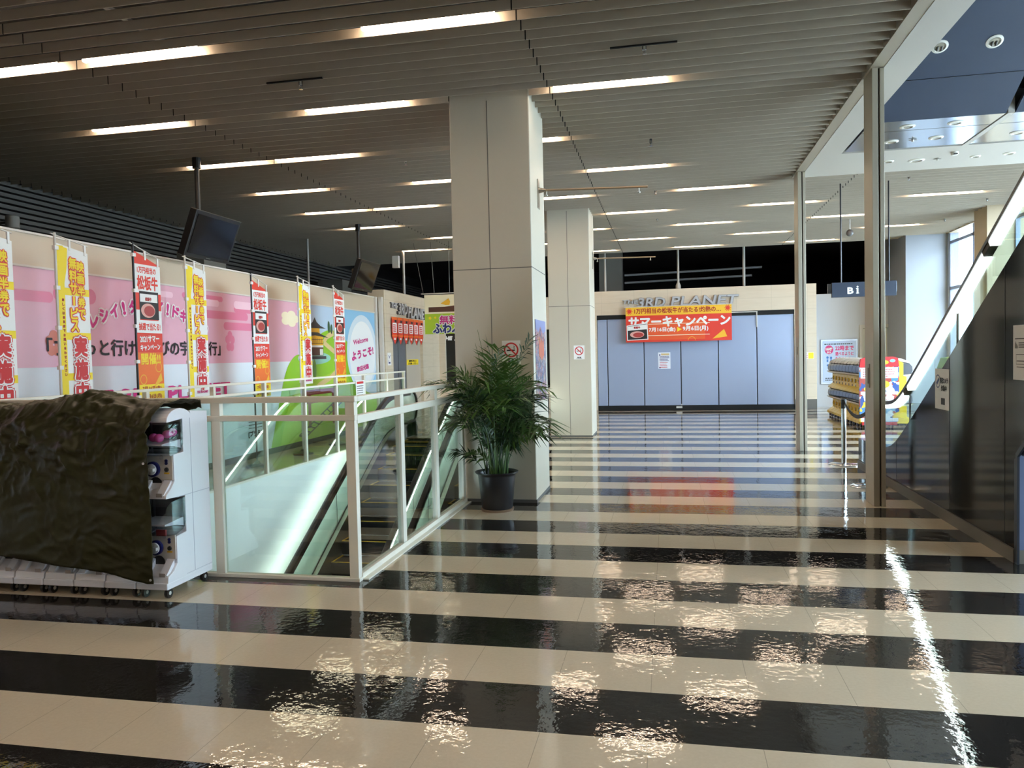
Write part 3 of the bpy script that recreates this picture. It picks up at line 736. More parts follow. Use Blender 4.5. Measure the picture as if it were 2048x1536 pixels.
mb = MB(); mb.box(-5.495, -5.45, 5.12, 15.35, 1.15, 1.18); mb.build('middle_rail', M['rail'], t, bevel=.004)
mb = MB(); mb.box(-5.50, -5.445, 5.12, 15.35, 0, .03); mb.build('bottom_rail', M['rail'], t)
py = [5.95, 7.2, 8.42, 9.63, 10.81, 11.95, 13.15, 14.3, 15.3]
for y in py: mb = MB(); mb.box(-5.498, -5.447, y-.025, y+.025, .03, 1.29); mb.build('post', M['rail'], t)
for a, b in zip(py[:-1], py[1:]): mb = MB(); mb.box(-5.476, -5.468, a+.03, b-.03, .03, 1.15); mb.build('glass_pane', M['glass'], t)
nt_ = thing('notice', (-5.44, 13.0, 1.1), 'small white notice with red heading on the left railing', 'notice')
mb = MB(); mb.box(-5.443, -5.438, 12.72, 13.1, .9, 1.2); mb.build('sheet', WHT, nt_)
art(nt_, 'heading', [rect(12.76, 1.14, 13.06, 1.18)], RED, FX(-5.438), 1); art(nt_, 'small_print', lines(12.76, 13.06, 1.1, 5, .04, .014), INK, FX(-5.438), 1)

# ================================================================== MURAL
F = FX(-6.664); t = thing('mural', (-6.664, 10, 0), 'printed travel mural in pink, white and green along the left wall', 'mural')
Y0m, Y1m, Z0m, Z1m, ZP = 2.0, 16.93, .095, 2.64, 1.57
mb = MB(); mb.box(-6.666, -6.664, Y0m, Y1m, Z0m, Z1m); mb.build('backing', PALEBLUE, t)
art(t, 'pink_band', [rect(Y0m, ZP, 13.0, Z1m)], PINK, F, 1)
cl = [rrect(4.5, 2.42, 6.3, 2.5), rrect(6.5, 2.28, 7.3, 2.4), rrect(7.3, 2.30, 7.95, 2.48), rrect(9.6, 2.5, 10.6, 2.58), rrect(9.9, 2.24, 11.3, 2.36), rrect(10.9, 2.36, 12.0, 2.46), rrect(10.6, 2.08, 11.5, 2.2)]
arts(t, 'cloud', cl, DPINK, F, 2)
arts(t, 'cloud', [rrect(10.0, 2.42, 10.5, 2.52), rrect(10.9, 2.42, 11.5, 2.54), rrect(8.6, 2.48, 9.4, 2.56)], P('print_light_pink', (246, 206, 220), .3), F, 3)
for (a, b, r, m_) in ((10.76, 1.9, .11, DPINK), (7.28, 1.83, .1, P('print_orange_pink', (216, 128, 108), .4))):
    art(t, 'blossom', [ell(a+.62*r*cos(2*pi*i/5+.3), b+.9*r*sin(2*pi*i/5+.3), r*.6, r*.62, 14) for i in range(5)], m_, F, 3)
art(t, 'flower_cloud', [ell(12.71+.2*cos(2*pi*i/5), 2.34+.08*sin(2*pi*i/5), .15, .07, 16) for i in range(5)]+[ell(12.71, 2.34, .2, .09, 16)], CREAM, F, 3)
art(t, 'sky', [rect(13.0, Z0m, Y1m, Z1m)], P('print_pale_sky', (188, 212, 236), .3), F, 1)
art(t, 'sky', [rect(15.0, 1.0, Y1m, Z1m)], SKYB, F, 2)
hill = [(11.9, Z0m), (12.2, .8), (12.5, 1.45), (12.9, 1.72), (13.3, 1.66), (13.7, 2.0), (14.1, 2.16), (14.5, 2.19), (15.0, 2.1), (15.4, 1.75), (15.6, 1.2), (15.9, .9), (Y1m, .7), (Y1m, Z0m)]
art(t, 'hill', [chaikin(hill)], GRASS, F, 3)
art(t, 'hill', [chaikin([(12.2, Z0m), (12.6, .9), (13.3, 1.3), (14.2, 1.25), (14.8, 1.5), (15.3, 1.1), (15.6, .5), (15.8, Z0m)])], P('print_grass_light', (176, 212, 66), .3), F, 4)
art(t, 'pond', [ell(13.65, 1.62, .7, .12)], P('print_pond', (150, 206, 190), .3), F, 5)
art(t, 'path', curve_band([(14.5, 2.12), (14.2, 2.04), (14.05, 1.93), (14.3, 1.83), (14.6, 1.72), (14.75, 1.55), (14.65, 1.36), (14.3, 1.22), (13.8, 1.1), (13.5, .95)], .1), SAND, F, 5)
pg = art(t, 'pavilion', [rect(13.34, 1.87, 14.02, 2.06), rect(13.46, 2.08, 13.88, 2.2)], GOLD, F, 6)
art(pg, 'roof', [[(13.2, 2.2), (13.45, 2.25), (13.6, 2.32), (13.68, 2.41), (13.76, 2.32), (13.92, 2.25), (14.16, 2.2), (13.68, 2.2)], [(13.08, 2.02), (13.4, 2.08), (13.55, 2.12), (13.8, 2.12), (13.98, 2.08), (14.28, 2.02), (13.68, 2.06)]], ROOF, F, 7)
art(pg, 'lattice', [rect(13.36+.085*i, 1.89, 13.372+.085*i, 2.0) for i in range(8)]+[rect(13.34, 1.9, 14.02, 1.91), rect(13.34, 1.98, 14.02, 1.99)], BROWN, F, 7)
art(pg, 'lower_wall', [rect(13.34, 1.67, 14.02, 1.83)], BROWN, F, 6); art(pg, 'railing', [rect(13.34, 1.83, 14.02, 1.87), rect(13.86, 1.68, 14.0, 1.8)], WHT, F, 7)
art(pg, 'plinth', [rect(13.24, 1.6, 14.14, 1.66)], ROOF, F, 7)
arts(t, 'tree', [ell(14.3, 2.24, .05, .12, 14), ell(14.42, 2.2, .05, .1, 14)], DGREEN, F, 6); art(t, 'tree', [ell(13.62, 1.4, .07, .2, 16)], P('print_leaf_green', (112, 160, 60), .4), F, 6)
art(t, 'house', [rect(14.83, 2.12, 15.03, 2.24), [(14.78, 2.24), (14.93, 2.31), (15.08, 2.24)]], P('print_lilac', (206, 196, 214), .4), F, 6)
tg = art(t, 'gateway', [rect(13.3, .3, 13.42, .95), rect(14.35, .3, 14.47, .95), rect(13.1, .92, 14.66, 1.02), rect(13.25, .76, 14.5, .83)], BRICK, F, 6)
art(t, 'railway_track', [bar((12.9, .2), (14.6, .78), .03), bar((13.2, .16), (14.8, .7), .03)]+[bar((12.9+.2*i, .2+.068*i), (13.2+.18*i, .16+.06*i), .03) for i in range(9)], ROOF, F, 7)
art(t, 'glow', [ell(16.0, 1.72, .85, .84, 40)], P('print_soft_white', (216, 232, 244), .3), F, 5); art(t, 'glow', [ell(16.0, 1.68, .72, .74, 40)], GLOWW, F, 6)
art(t, 'lettering', text('Welcome', 15.9, 1.99, .1, width=.82, bold=.006, rot=.11), MAG, F, 8)
art(t, 'lettering', text('ようこそ!', 16.0, 1.71, .17, width=1.22, bold=.012, rot=.12), MAG, F, 8)
art(t, 'lettering', text('歓迎光臨', 15.98, 1.39, .105, width=.66, bold=.006, rot=.1), MAG, F, 8)
sline = 'ウレシイ!タノシイ!ドキドキ!'
o1, o2 = [], []
for i, ch in enumerate(sline):
    q = -1+2*i/(len(sline)-1); a = 8.92+1.2*q; b = 2.34-.30*q*q; ro = -.48*q
    o1 += text(ch, a, b, .145, width=.13 if ch != '!' else .035, bold=.034, rot=ro); o2 += text(ch, a, b, .145, width=.13 if ch != '!' else .035, bold=.011, rot=ro)
art(t, 'lettering', o1, WHT, F, 8); art(t, 'lettering', o2, MAG, F, 9)
art(t, 'lettering', text('「プラっと行ける遊びの宇宙旅行」', 8.83, 1.79, .20, width=3.3, bold=.006), INK, F, 8)
art(t, 'lettering', text('THE 3RD PLANET', 9.05, 1.17, .19, width=3.3, bold=.016), MAG, F, 8)
art(t, 'lettering', text('[プラミン]', 11.45, .40, .1, width=.52, bold=.006), INK, F, 8); art(t, 'lettering', lines(11.2, 11.75, .60, 3, .05, .014), INK, F, 8)
art(t, 'orange_arch', [ell(6.1, .2, .75, 1.2, 40, 0, pi)], ORG, F, 4); art(t, 'orange_arch', [ell(6.1, .2, .62, 1.05, 40, 0, pi)], BROWN, F, 5)
art(t, 'cream_shape', [ell(6.0, 1.2, .5, .9, 40)], P('print_peach', (248, 214, 160), .4), F, 2)

# ================================================================== FLAGS
FXX = -6.05
def flag_base(y, ztop, h, wd, pole, label, droop):
    t = thing('banner_flag', (FXX, y, 0), label, 'flag', 'tall advertising flags in front of the mural')
    mb = MB(); mb.tube([(FXX, y, .05), (FXX, y, ztop+.1)], .013, 8); mb.build('pole', pole, t, smooth=True)
    mb = MB(); mb.tube([(FXX, y-.05, ztop+.085), (FXX, y+wd+.02, ztop+.085-droop)], .007, 6); mb.build('crossbar', M['offwhite'], t, smooth=True)
    mb = MB(); mb.lathe([(.17, 0), (.17, .03), (.05, .06), (.03, .09)], (FXX, y, 0), 16); mb.build('foot', M['tvblack'], t, smooth=True)
    for k in range(5):
        z = ztop-.05-k*(h-.1)/4; MB().box(FXX-.018, FXX+.018, y-.02, y+.03, z-.02, z+.02).build('loop', WHT, t)
    for k in range(2): MB().box(FXX-.008, FXX+.008, y+wd*(.45+.5*k)-.012, y+wd*(.45+.5*k)+.012, ztop-droop*(.5+.5*k)-.02, ztop+.09-droop*(.5+.5*k)).build('loop', WHT, t)
    return t
def yellow_flag(y, ztop, label, wd=.42, h=1.72):
    t = flag_base(y, ztop, h, wd, M['offwhite'], label, .07)
    a0, a1, zb = y+.02, y+.02+wd, ztop-h
    mb = MB(); mb.prism([(a0, zb), (a1, zb), (a1, ztop-.06), (a0, ztop)], FXX-.003, FXX); cl = mb.build('cloth', WHT, t)
    F = FX(FXX)
    art(cl, 'yellow_band', [rect(a0, zb, a0+.085, ztop-.02), [(a0+.085, ztop-.03), (a0+.14, ztop-.04), (a0+.12, ztop-.25), (a0+.085, ztop-.4)]] + [rect(a0, z, a1, z+.075) for z in (ztop-.52, ztop-.98, ztop-1.4)], YEL, F, 1)
    art(cl, 'small_print', vtext('詳しくは係員までお問い合わせください', a0+.055, ztop-.55, .028, .045, bold=.002), DRED, F, 2)
    ca, cb = a0+.2, a0+.305
    W_, o_, i_ = [], [], []
    def put(lst, bo): 
        lst += vtext('無料サービス', ca, ztop-.12, .115, .13, bold=bo, wide=.86); lst += vtext('映画半券で', cb, ztop-.15, .105, .125, bold=bo, wide=.86)
    put(W_, .016); put(i_, .0045)
    art(cl, 'lettering', W_, VERM, F, 3); art(cl, 'lettering', i_, YEL, F, 4)
    for bo, mt, ly in ((.036, RED, 5), (.026, WHT, 6), (.011, RED, 7)):
        art(cl, 'lettering', vtext('実施中', a0+.265, ztop-.93, .2, .24, bold=bo, wide=.82), mt, F, ly)
    art(cl, 'lettering', text('THE 3RD PLANET', a0+.26, zb+.06, .03, width=.24, bold=.002), MAG, F, 3)
    return t
def red_flag(y, ztop, label, pole, wd=.45, h=1.75):
    t = flag_base(y, ztop, h, wd, pole, label, .14)
    a0, a1, zb = y+.02, y+.02+wd, ztop-h; ac = (a0+a1)/2
    mb = MB(); mb.prism([(a0, zb), (a1, zb), (a1, ztop-.14), (a0, ztop)], FXX-.003, FXX); cl = mb.build('cloth', VERM, t)
    F = FX(FXX); T = ztop
    art(cl, 'white_field', [rect(a0, T-.48, a1, T-.145), rect(a0, T-.95, a1, T-.80), rect(a0, T-.82, a0+.06, T-.68), rect(a1-.06, T-.82, a1, T-.68)], WHT, F, 1)
    art(cl, 'lettering', text('1万円相当の', ac-.02, T-.21, .075, width=.33, bold=.0025) + text('松坂牛', ac-.01, T-.36, .16, width=.36, bold=.006), VERM, F, 2)
    art(cl, 'photo', [rect(a0+.06, T-.79, a1-.05, T-.46)], INK, F, 2); art(cl, 'photo', [rect(a0+.07, T-.585, a1-.07, T-.49)], WHT, F, 3)
    art(cl, 'lettering', text('松阪牛', ac-.01, T-.55, .04, width=.11, bold=.003), DRED, F, 4)
    art(cl, 'meat', [ell(ac-.02, T-.685, .125, .085)], FAT, F, 4); art(cl, 'meat', [ell(ac, T-.69, .095, .062)], MEAT, F, 5)
    art(cl, 'lettering', text('抽選で当たる!', ac, T-.875, .085, width=.38, bold=.0028), VERM, F, 2)
    art(cl, 'orange_field', [rect(a0, T-1.6, a1, T-1.18)], ORG, F, 1)
    art(cl, 'lettering', text('2021サマー', ac-.01, T-1.02, .075, width=.34, bold=.003, rot=.03) + text('キャンペーン', ac, T-1.12, .07, width=.35, bold=.003, rot=.04), WHT, F, 2)
    art(cl, 'lettering', text('開催!!', ac, T-1.255, .13, width=.34, bold=.004, rot=.02), YEL, F, 2)
    art(cl, 'swirl', ring(a0+.36, T-1.36, .05, .06)+ring(a0+.08, T-1.5, .05, .06)+[[(a0+.25, T-1.6), (a0+.42, T-1.52), (a0+.4, T-1.42)]], GOLD, F, 2)
    art(cl, 'yellow_field', [rect(a0, zb, a1, zb+.19)], YEL, F, 2)
    art(cl, 'lettering', text('7月16日(金)', ac, zb+.14, .06, width=.34, bold=.002) + text('▶9月6日(月)', ac, zb+.045, .055, width=.34, bold=.002), DRED, F, 3)
    return t
yellow_flag(5.72, 2.83, 'white and yellow flag cut by the left edge of the view')
yellow_flag(6.68, 2.83, 'white and yellow flag left of the nearest red flag')
red_flag(7.83, 2.90, 'nearest red and orange campaign flag on a black pole', M['tvblack'])
yellow_flag(8.80, 2.86, 'white and yellow flag below the nearer hanging screen')
red_flag(10.38, 2.80, 'narrow looking red flag on a black pole in the middle of the row', M['tvblack'])
yellow_flag(11.85, 2.90, 'white and yellow flag left of the painted pavilion')
red_flag(13.23, 2.86, 'furthest red flag beside the painted welcome glow', M['offwhite'])

# ================================================================== HANGING SCREENS
def screen(cy, label, Wd=1.04):
    cx, cz, tilt = -6.05, 3.275, .36; Hh = Wd/1.66
    r = Vector((0, 1, 0)); n = Vector((cos(tilt), 0, -sin(tilt))); u = Vector((sin(tilt), 0, cos(tilt))); c = Vector((cx, cy, cz))
    t = thing('hanging_tv', (cx, cy, cz), label, 'screen', 'flat screens hung over the mural wall')
    mb = MB(); mb.obox(c-n*.055, r*Wd/2, u*Hh/2, n*.05); mb.obox(c-n*.125, r*Wd*.36, u*Hh*.34, n*.03); mb.build('case', M['tvblack'], t, bevel=.008)
    mb = MB(); mb.obox(c-n*.002, r*(Wd/2-.05), u*(Hh/2-.05), n*.004); mb.build('display', M['tvscreen'], t)
    mb = MB(); mb.obox(c+u*(Hh/2+.002)-n*.01, r*Wd/2, u*.003, n*.014); mb.build('top_edge', M['tvedge'], t)
    mb = MB(); mb.tube([(cx-.07, cy-.23, cz+.1), (cx-.07, cy-.23, 4.60)], .032, 12); mb.build('ceiling_pole', P('tv_pole', (60, 58, 56), .35, metal=.5), t, smooth=True)
    mb = MB(); mb.lathe([(.055, 0), (.055, .14)], (cx-.07, cy-.23, CZ-.14), 12); mb.build('pole_collar', M['tvblack'], t)
    mb = MB(); mb.box(cx-.2, cx-.06, cy-.3, cy-.16, cz-.1, cz+.14); mb.build('bracket', P('tv_bracket', (92, 84, 66), .5), t)
    mb = MB(); mb.obox(c+n*.003-u*(Hh/2-.025), r*.05, u*.006, n*.002); mb.build('badge', M['tvedge'], t)
screen(9.47, 'nearer tilted black flat screen hanging from a ceiling pole')
screen(14.88, 'further tilted black flat screen hanging from a ceiling pole')
t = thing('loudspeaker', (-9.4, 9.4, 3.72), 'small grey drum loudspeaker in front of the dark louvres', 'loudspeaker')
mb = MB(); mb.lathe([(.08, -.09), (.09, -.08), (.09, .08), (.08, .09)], (-9.2, 9.4, 3.66), 16); mb.build('drum', P('grey_plastic', (150, 146, 138), .5), t, smooth=True)
mb = MB(); mb.tube([(-9.6, 9.4, 3.66), (-9.2, 9.4, 3.66)], .02, 6); mb.build('arm', M['louver'], t)
tag(MB().box(-6.35, -6.2, 17.2, 17.3, 3.72, 4.0).build('ceiling_box', M['offwhite'], loc=(-6.3, 17.25, 3.72)), 'small white box hanging from the ceiling right of the further screen', 'box')
mb = MB(); 
# conduits rising from the wall tops into the ceiling
for (x, y, z0, z1, r, lab) in ((-8.0, 16.2, 2.6, 4.6, .025, 'thin pale conduit rising behind the mural wall'), (-6.62, 18.75, 3.2, 4.6, .035, 'thick pale conduit rising from the left shop wall'),
                           (-1.69, 20.85, 3.302, 4.6, .03, 'pale conduit rising beside the further pillar'), (.30, 21.5, 3.30, 4.6, .03, 'pale conduit with a knob foot above the orange banner'),
                           (2.03, 21.5, 3.30, 4.6, .036, 'thickest pale conduit rising from the fascia right of the banner')):
    if x == -1.69: y = 21.5
    mb = MB(); mb.tube([(x, y, z0), (x, y, z1)], r, 10)
    if x == .30: mb.lathe([(.07, 0), (.07, .1), (.035, .18)], (x, y, z0), 12)
    tag(mb.build('conduit', P('conduit_grey', (178, 176, 170), .4), smooth=True, loc=(x, y, z0)), lab, 'conduit', 'conduits above the shop fronts')
for z, x1, lab in ((3.83, 2.6, 'upper long pipe in the dark above the far shop front'), (3.61, 2.33, 'lower long pipe in the dark above the far shop front')):
    mb = MB(); mb.tube([(-1.2, 22.4, z), (x1, 22.4, z+.07)], .03, 8); tag(mb.build('pipe', P('pipe_grey', (120, 122, 126), .4), smooth=True, loc=(0, 22.4, z)), lab, 'pipe')

# ================================================================== SHOP SIGNS AND BANNERS
def letters3d(t, s, fr, a, b, h, width, shear, depth=.05, mat=None, mat2=None):
    vs, fs = glyphs(s)
    x0, x1 = min(v[0] for v in vs), max(v[0] for v in vs); y0, y1 = min(v[1] for v in vs), max(v[1] for v in vs)
    for poly, d, mt, nm in ((text(s, a, b, h, width=width, bold=h*.032, shear=shear), depth, mat, 'letter_face'), (text(s, a, b, h, width=width, bold=h*.06, shear=shear), depth*.7, mat2, 'letter_edge')):
        mb = MB()
        for sh in poly:
            n = len(sh); p0 = [fr.o+fr.u*p[0]+fr.v*p[1] for p in sh]; p1 = [p+fr.n*(d+sh[0][2]*.004) for p in p0]
            mb.add(p0+p1, [tuple(range(n, 2*n))]+[(i, (i+1) % n, n+(i+1) % n, n+i) for i in range(n)])
        mb.build(nm, mt, t)
LF = P('letter_grey', (184, 187, 192), .4); LE = P('letter_edge_grey', (86, 88, 94), .45)
t = thing('shop_sign', (.3, YB, 2.95), 'grey raised shop name lettering on the far stone fascia', 'sign')
F = FY(YB); letters3d(t, 'THE', F, -1.0, 2.985, .1, .42, .2, .05, LF, LE); letters3d(t, '3RD', F, -.42, 2.95, .25, .72, .2, .06, LF, LE); letters3d(t, 'PLANET', F, .98, 2.96, .24, 1.72, .2, .06, LF, LE)
mb = MB(); mb.box(-.45, -.05, YB-.05, YB, 2.79, 2.815); mb.build('underline', LF, t)
t = thing('shop_sign', (-6.5, 18.6, 2.75), 'grey raised shop name lettering on the left stone wall above the doors', 'sign')
F = FX(-6.5); letters3d(t, 'THE', F, 17.55, 2.86, .12, .4, .2, .05, LF, LE); letters3d(t, '3RD', F, 18.15, 2.8, .26, .62, .2, .06, LF, LE); letters3d(t, 'PLANET', F, 19.3, 2.75, .26, 1.5, .2, .06, LF, LE)

F = FY(21.12); t = thing('campaign_banner', (.27, 21.12, 1.88), 'wide orange and yellow campaign banner hung across the far shutter', 'banner')
a0, a1, b0, b1 = -1.12, 1.67, 1.87, 2.83; W_ = a1-a0; H_ = b1-b0
mb = MB(); mb.box(a0, a1, 21.121, 21.125, b0, b1); cl = mb.build('cloth', VERM, t)
mb = MB(); mb.tube([(a0-.03, 21.123, b1), (a1+.03, 21.123, b1)], .012, 8)
for x in (a0+.1, a1-.1): mb.tube([(x, 21.123, b1), (x, 21.3, b1+.12)], .004, 5)
mb.build('hanging_rod', M['offwhite'], t)
art(cl, 'yellow_field', [rect(a0, b1-.24, a1, b1)], P('print_banner_yellow', (242, 190, 50), .5), F, 1)
art(cl, 'orange_field', [rect(a0+.55, b0+.05, a0+2.1, b0+.6)], P('print_banner_orange', (232, 92, 44), .5), F, 1)
art(cl, 'sunburst', [ell(a0+.1, b1-.12, .05, .05)]+[bar((a0+.1+.05*cos(q), b1-.12+.05*sin(q)), (a0+.1+.085*cos(q), b1-.12+.085*sin(q)), .018) for q in [i*pi/5 for i in range(10)]] +
    [ell(a1-.1, b1-.1, .05, .05)]+[bar((a1-.1+.05*cos(q), b1-.1+.05*sin(q)), (a1-.1+.085*cos(q), b1-.1+.085*sin(q)), .018) for q in [i*pi/5 for i in range(10)]], VERM, F, 2)
art(cl, 'lettering', text('1万円相当の松坂牛が当たる!灼熱の…', (a0+a1)/2-.02, b1-.115, .145, width=2.28, bold=.004), DRED, F, 2)
art(cl, 'lettering', text('サマーキャンペーン', (a0+a1)/2+.02, b1-.42, .27, width=2.66, bold=.014), WHT, F, 3)
arts(cl, 'rule', [rect(a0+.6, b0+.475, a0+2.22, b0+.49), rect(a0+.6, b0+.165, a0+2.22, b0+.18)], CREAM, F, 3)
art(cl, 'lettering', text('7月16日(金)', a0+.97, b0+.325, .13, width=.7, bold=.005) + text('9月6日(月)', a0+1.85, b0+.33, .14, width=.66, bold=.005), WHT, F, 3)
art(cl, 'arrow', [[(a0+1.37, b0+.39), (a0+1.37, b0+.26), (a0+1.49, b0+.325)]], YEL, F, 3)
ph = art(cl, 'photo', [[(a0+.03, b0+.05), (a0+.6, b0+.07), (a0+.58, b0+.53), (a0+.02, b0+.46)]], WHT, F, 3)
art(ph, 'photo_ground', [[(a0+.05, b0+.07), (a0+.575, b0+.09), (a0+.56, b0+.5), (a0+.045, b0+.44)]], INK, F, 4)
art(ph, 'photo_header', [[(a0+.055, b0+.32), (a0+.565, b0+.35), (a0+.558, b0+.485), (a0+.05, b0+.43)]], WHT, F, 5)
art(ph, 'lettering', text('松阪牛', a0+.3, b0+.40, .055, width=.17, bold=.004), DRED, F, 6)
art(ph, 'meat', [ell(a0+.3, b0+.21, .19, .09)], FAT, F, 6); art(ph, 'meat', [ell(a0+.33, b0+.2, .14, .065)], MEAT, F, 7)
art(cl, 'swirl', ring(a0+1.75, b0+.02, .09, .1)[:16]+[[(a1-.5, b0+.05), (a1-.12, b0+.1), (a1-.2, b0+.3)]], GOLD, F, 2)

t = thing('notice', (-.1, 21.34, 1.36), 'white printed notice taped to the far shutter below the banner', 'notice')
mb = MB(); mb.box(-.27, .06, 21.343, 21.347, 1.13, 1.58); mb.build('sheet', P('paper_white', (232, 236, 246), .6), t)
F = FY(21.343); art(t, 'small_print', lines(-.23, .04, 1.47, 4, .04, .018, 3), P('print_dark_blue', (54, 66, 110), .6), F, 1)
art(t, 'small_print', lines(-.23, 0, 1.3, 4, .042, .016, 4), RED, F, 1); art(t, 'corner_mark', [ell(-.225, 1.51, .02, .02, 10), ell(-.225, 1.165, .02, .02, 10)], NAVYP, F, 1); art(t, 'heading', [rect(-.19, 1.5, .03, 1.55)], SAND, F, 1)

F = FY(17.5); t = thing('hanging_banner', (-5, 17.5, 3.1), 'lime green banner hung from a bar left of the near pillar', 'banner')
a0, a1, b0, b1 = -5.68, -3.4, 2.14, 3.07
mb = MB(); mb.box(a0, a1, 17.502, 17.506, b0, b1); cl = mb.build('cloth', LIME, t)
mb = MB(); mb.tube([(-5.76, 17.5, 3.10), (-3.3, 17.5, 3.10)], .012, 6); mb.build('hanging_bar', M['offwhite'], t)
mb = MB()
for x, xt in ((-5.7, -5.95), (-5.43, -5.5), (-5.05, -5.05), (-4.2, -4.0)): mb.tube([(x, 17.5, 3.1), (xt, 17.5, 4.5)], .005, 5)
mb.build('wire', M['tvedge'], t)
art(cl, 'picture_field', [rect(a0, 2.62, a1, b1)], CREAM, F, 1); art(cl, 'picture_field', [rect(a0+.1, 2.66, a1, 2.78), [(a0+.5, 2.78), (a1, 2.95), (a1, 2.78)]], BROWN, F, 2)
art(cl, 'megaphone', [[(-5.28, 2.86), (-5.14, 2.94), (-5.08, 2.98), (-5.04, 2.9), (-5.06, 2.82), (-5.16, 2.82)]], GOLD, F, 3)
arts(cl, 'star', [ell(-5.55, 2.52, .04, .04, 5), ell(-5.42, 2.53, .03, .03, 5)], YEL, F, 2)
for bo, mt, ly in ((.025, WHT, 3), (.007, MAG, 4)): art(cl, 'lettering', text('無料', -5.08, 2.47, .2, width=.46, bold=bo), mt, F, ly)
for bo, mt, ly in ((.028, WHT, 5), (.012, NAVYP, 6)): art(cl, 'lettering', text('ふわふわ', -5.02, 2.27, .22, width=.9, bold=bo), mt, F, ly)
F = FY(YB+.1); t = thing('window_sign', (-6.0, YB+.09, 2.1), 'white slanted shop name lettering on the dark far left window', 'sign')
art(t, 'lettering', text('THE', -6.29, 2.13, .1, width=.3, bold=.012, shear=.2)+text('3RD PLANET', -5.45, 2.12, .12, width=1.2, bold=.012, shear=.2), WHT, F, 1)

# orange pennant strip above the left doors
F = FX(-6.46); pn0 = None
for i in range(6):
    a = 17.36+.40*i; w_ = .37
    lab = 'orange pointed pennant over the left doors, %s of six from the left' % ORD[i]
    if pn0 is None:
        pn0 = thing('pennant', (-6.46, a, 2.0), lab, 'pennant', 'orange pennants over the left doors')
        mb = MB(); mb.prism([(a, 2.12), (a+w_/2, 1.92), (a+w_, 2.12), (a+w_, 2.58), (a, 2.58)], -6.464, -6.46); cl = mb.build('cloth', VERM, pn0)
        art(cl, 'white_field', [rrect(a+.04, 2.2, a+w_-.04, 2.44, .03)], WHT, F, 1); art(cl, 'lettering', lines(a+.07, a+w_-.06, 2.39, 4, .05, .03, i), VERM, F, 2)
        art(cl, 'orange_edge', [rect(a, 2.52, a+w_, 2.58), rect(a, 2.11, a+w_, 2.15)], ORG, F, 1); art(cl, 'photo', [rect(a+.18, 2.45, a+w_-.05, 2.51)], INK, F, 2); art(cl, 'white_mark', [rect(a+.13, 2.03, a+w_-.13, 2.08)], WHT, F, 1)
    else: dup(pn0, (-6.46, a, 2.0), lab)
F = FX(-6.575); t = thing('warning_label', (-6.575, 19.1, 1.46), 'yellow warning label with black print on the beige left door', 'label')
mb = MB(); mb.box(-6.579, -6.575, 18.68, 19.6, 1.4, 1.54); mb.build('plate', P('print_yellow', (246, 218, 40)), t); art(t, 'lettering', text('開閉時は頭上に', 19.14, 1.505, .04, width=.6, bold=.003)+text('ご注意ください', 19.14, 1.44, .045, width=.74, bold=.003), INK, F, 1)
F = FX(-6.495); t = thing('notice', (-6.495, 17.2, 1.6), 'small white restroom style pictogram plate on the left stone wall', 'notice')
mb = MB(); mb.box(-6.499, -6.495, 17.1, 17.34, 1.42, 1.72); mb.build('sheet', WHT, t); art(t, 'pictogram', [bar((17.16, 1.66), (17.22, 1.6), .02), bar((17.28, 1.66), (17.2, 1.58), .02), rect(17.16, 1.46, 17.28, 1.5), rect(17.16, 1.46, 17.18, 1.55)], NAVYP, F, 1)

# no smoking signs
def nosmoke(x0, x1, z0, z1, y, label):
    t = thing('no_smoking_sign', ((x0+x1)/2, y, z0), label, 'sign', 'no smoking signs on pillars')
    mb = MB(); mb.box(x0, x1, y-.006, y-.001, z0, z1); mb.build('plate', WHT, t, bevel=.002)
    F = FY(y-.006); c = ((x0+x1)/2, z1-(x1-x0)*.5); R_ = (x1-x0)*.4; k = R_/.1
    ci = art(t, 'cigarette', [bar((c[0]-.06*k, c[1]-.005*k), (c[0]+.05*k, c[1]-.005*k), .018*k)]+curve_band([(c[0]+.045*k, c[1]+.01*k), (c[0]+.035*k, c[1]+.03*k), (c[0]+.05*k, c[1]+.04*k), (c[0]+.03*k, c[1]+.055*k)], .007*k), INK, F, 1)
    art(t, 'red_ring', ring(c[0], c[1], R_*.8, R_)+[bar((c[0]-R_*.62, c[1]+R_*.62), (c[0]+R_*.62, c[1]-R_*.62), R_*.18)], RED, F, 2)
    art(t, 'lettering', text('禁煙', c[0], z0+.045*k*.9, .028*k, width=.09*k, bold=.001), INK, F, 1); art(t, 'lettering', text('NO SMOKING', c[0], z0+.018*k, .012*k, width=.13*k, bold=.0005), INK, F, 1)
nosmoke(-1.745, -1.545, 1.49, 1.745, 8.02, 'no smoking sign half hidden by the palm on the near pillar')
nosmoke(-1.76, -1.555, 1.485, 1.75, 14.5, 'no smoking sign in clear view on the further pillar')

# poster on the near pillar's right face
t = thing('poster', (-1.395, 8.46, 1.55), 'tall colourful crowded poster on the right face of the near pillar', 'poster')
mb = MB(); mb.box(-1.3985, -1.3955, 8.12, 8.80, 1.08, 1.97); mb.build('sheet', blotch_mat('poster_blotches', [(96, 100, 136), (48, 48, 70), (176, 96, 70), (138, 138, 160), (176, 168, 166), (60, 92, 128), (110, 66, 84), (180, 150, 104), (70, 62, 78)], 22), t)
art(t, 'pale_sky', [[(8.12, 1.97), (8.80, 1.97), (8.80, 1.86), (8.6, 1.82), (8.45, 1.9), (8.3, 1.83), (8.12, 1.88)]], P('print_lilac_blue', (122, 132, 178), .4), FX(-1.3955), 1)
art(t, 'orange_figure', [[(8.3, 1.6), (8.36, 1.82), (8.42, 1.72), (8.5, 1.78), (8.58, 1.72), (8.66, 1.8), (8.66, 1.58), (8.5, 1.52)]], P('print_burnt_orange', (190, 96, 62), .4), FX(-1.3955), 2)

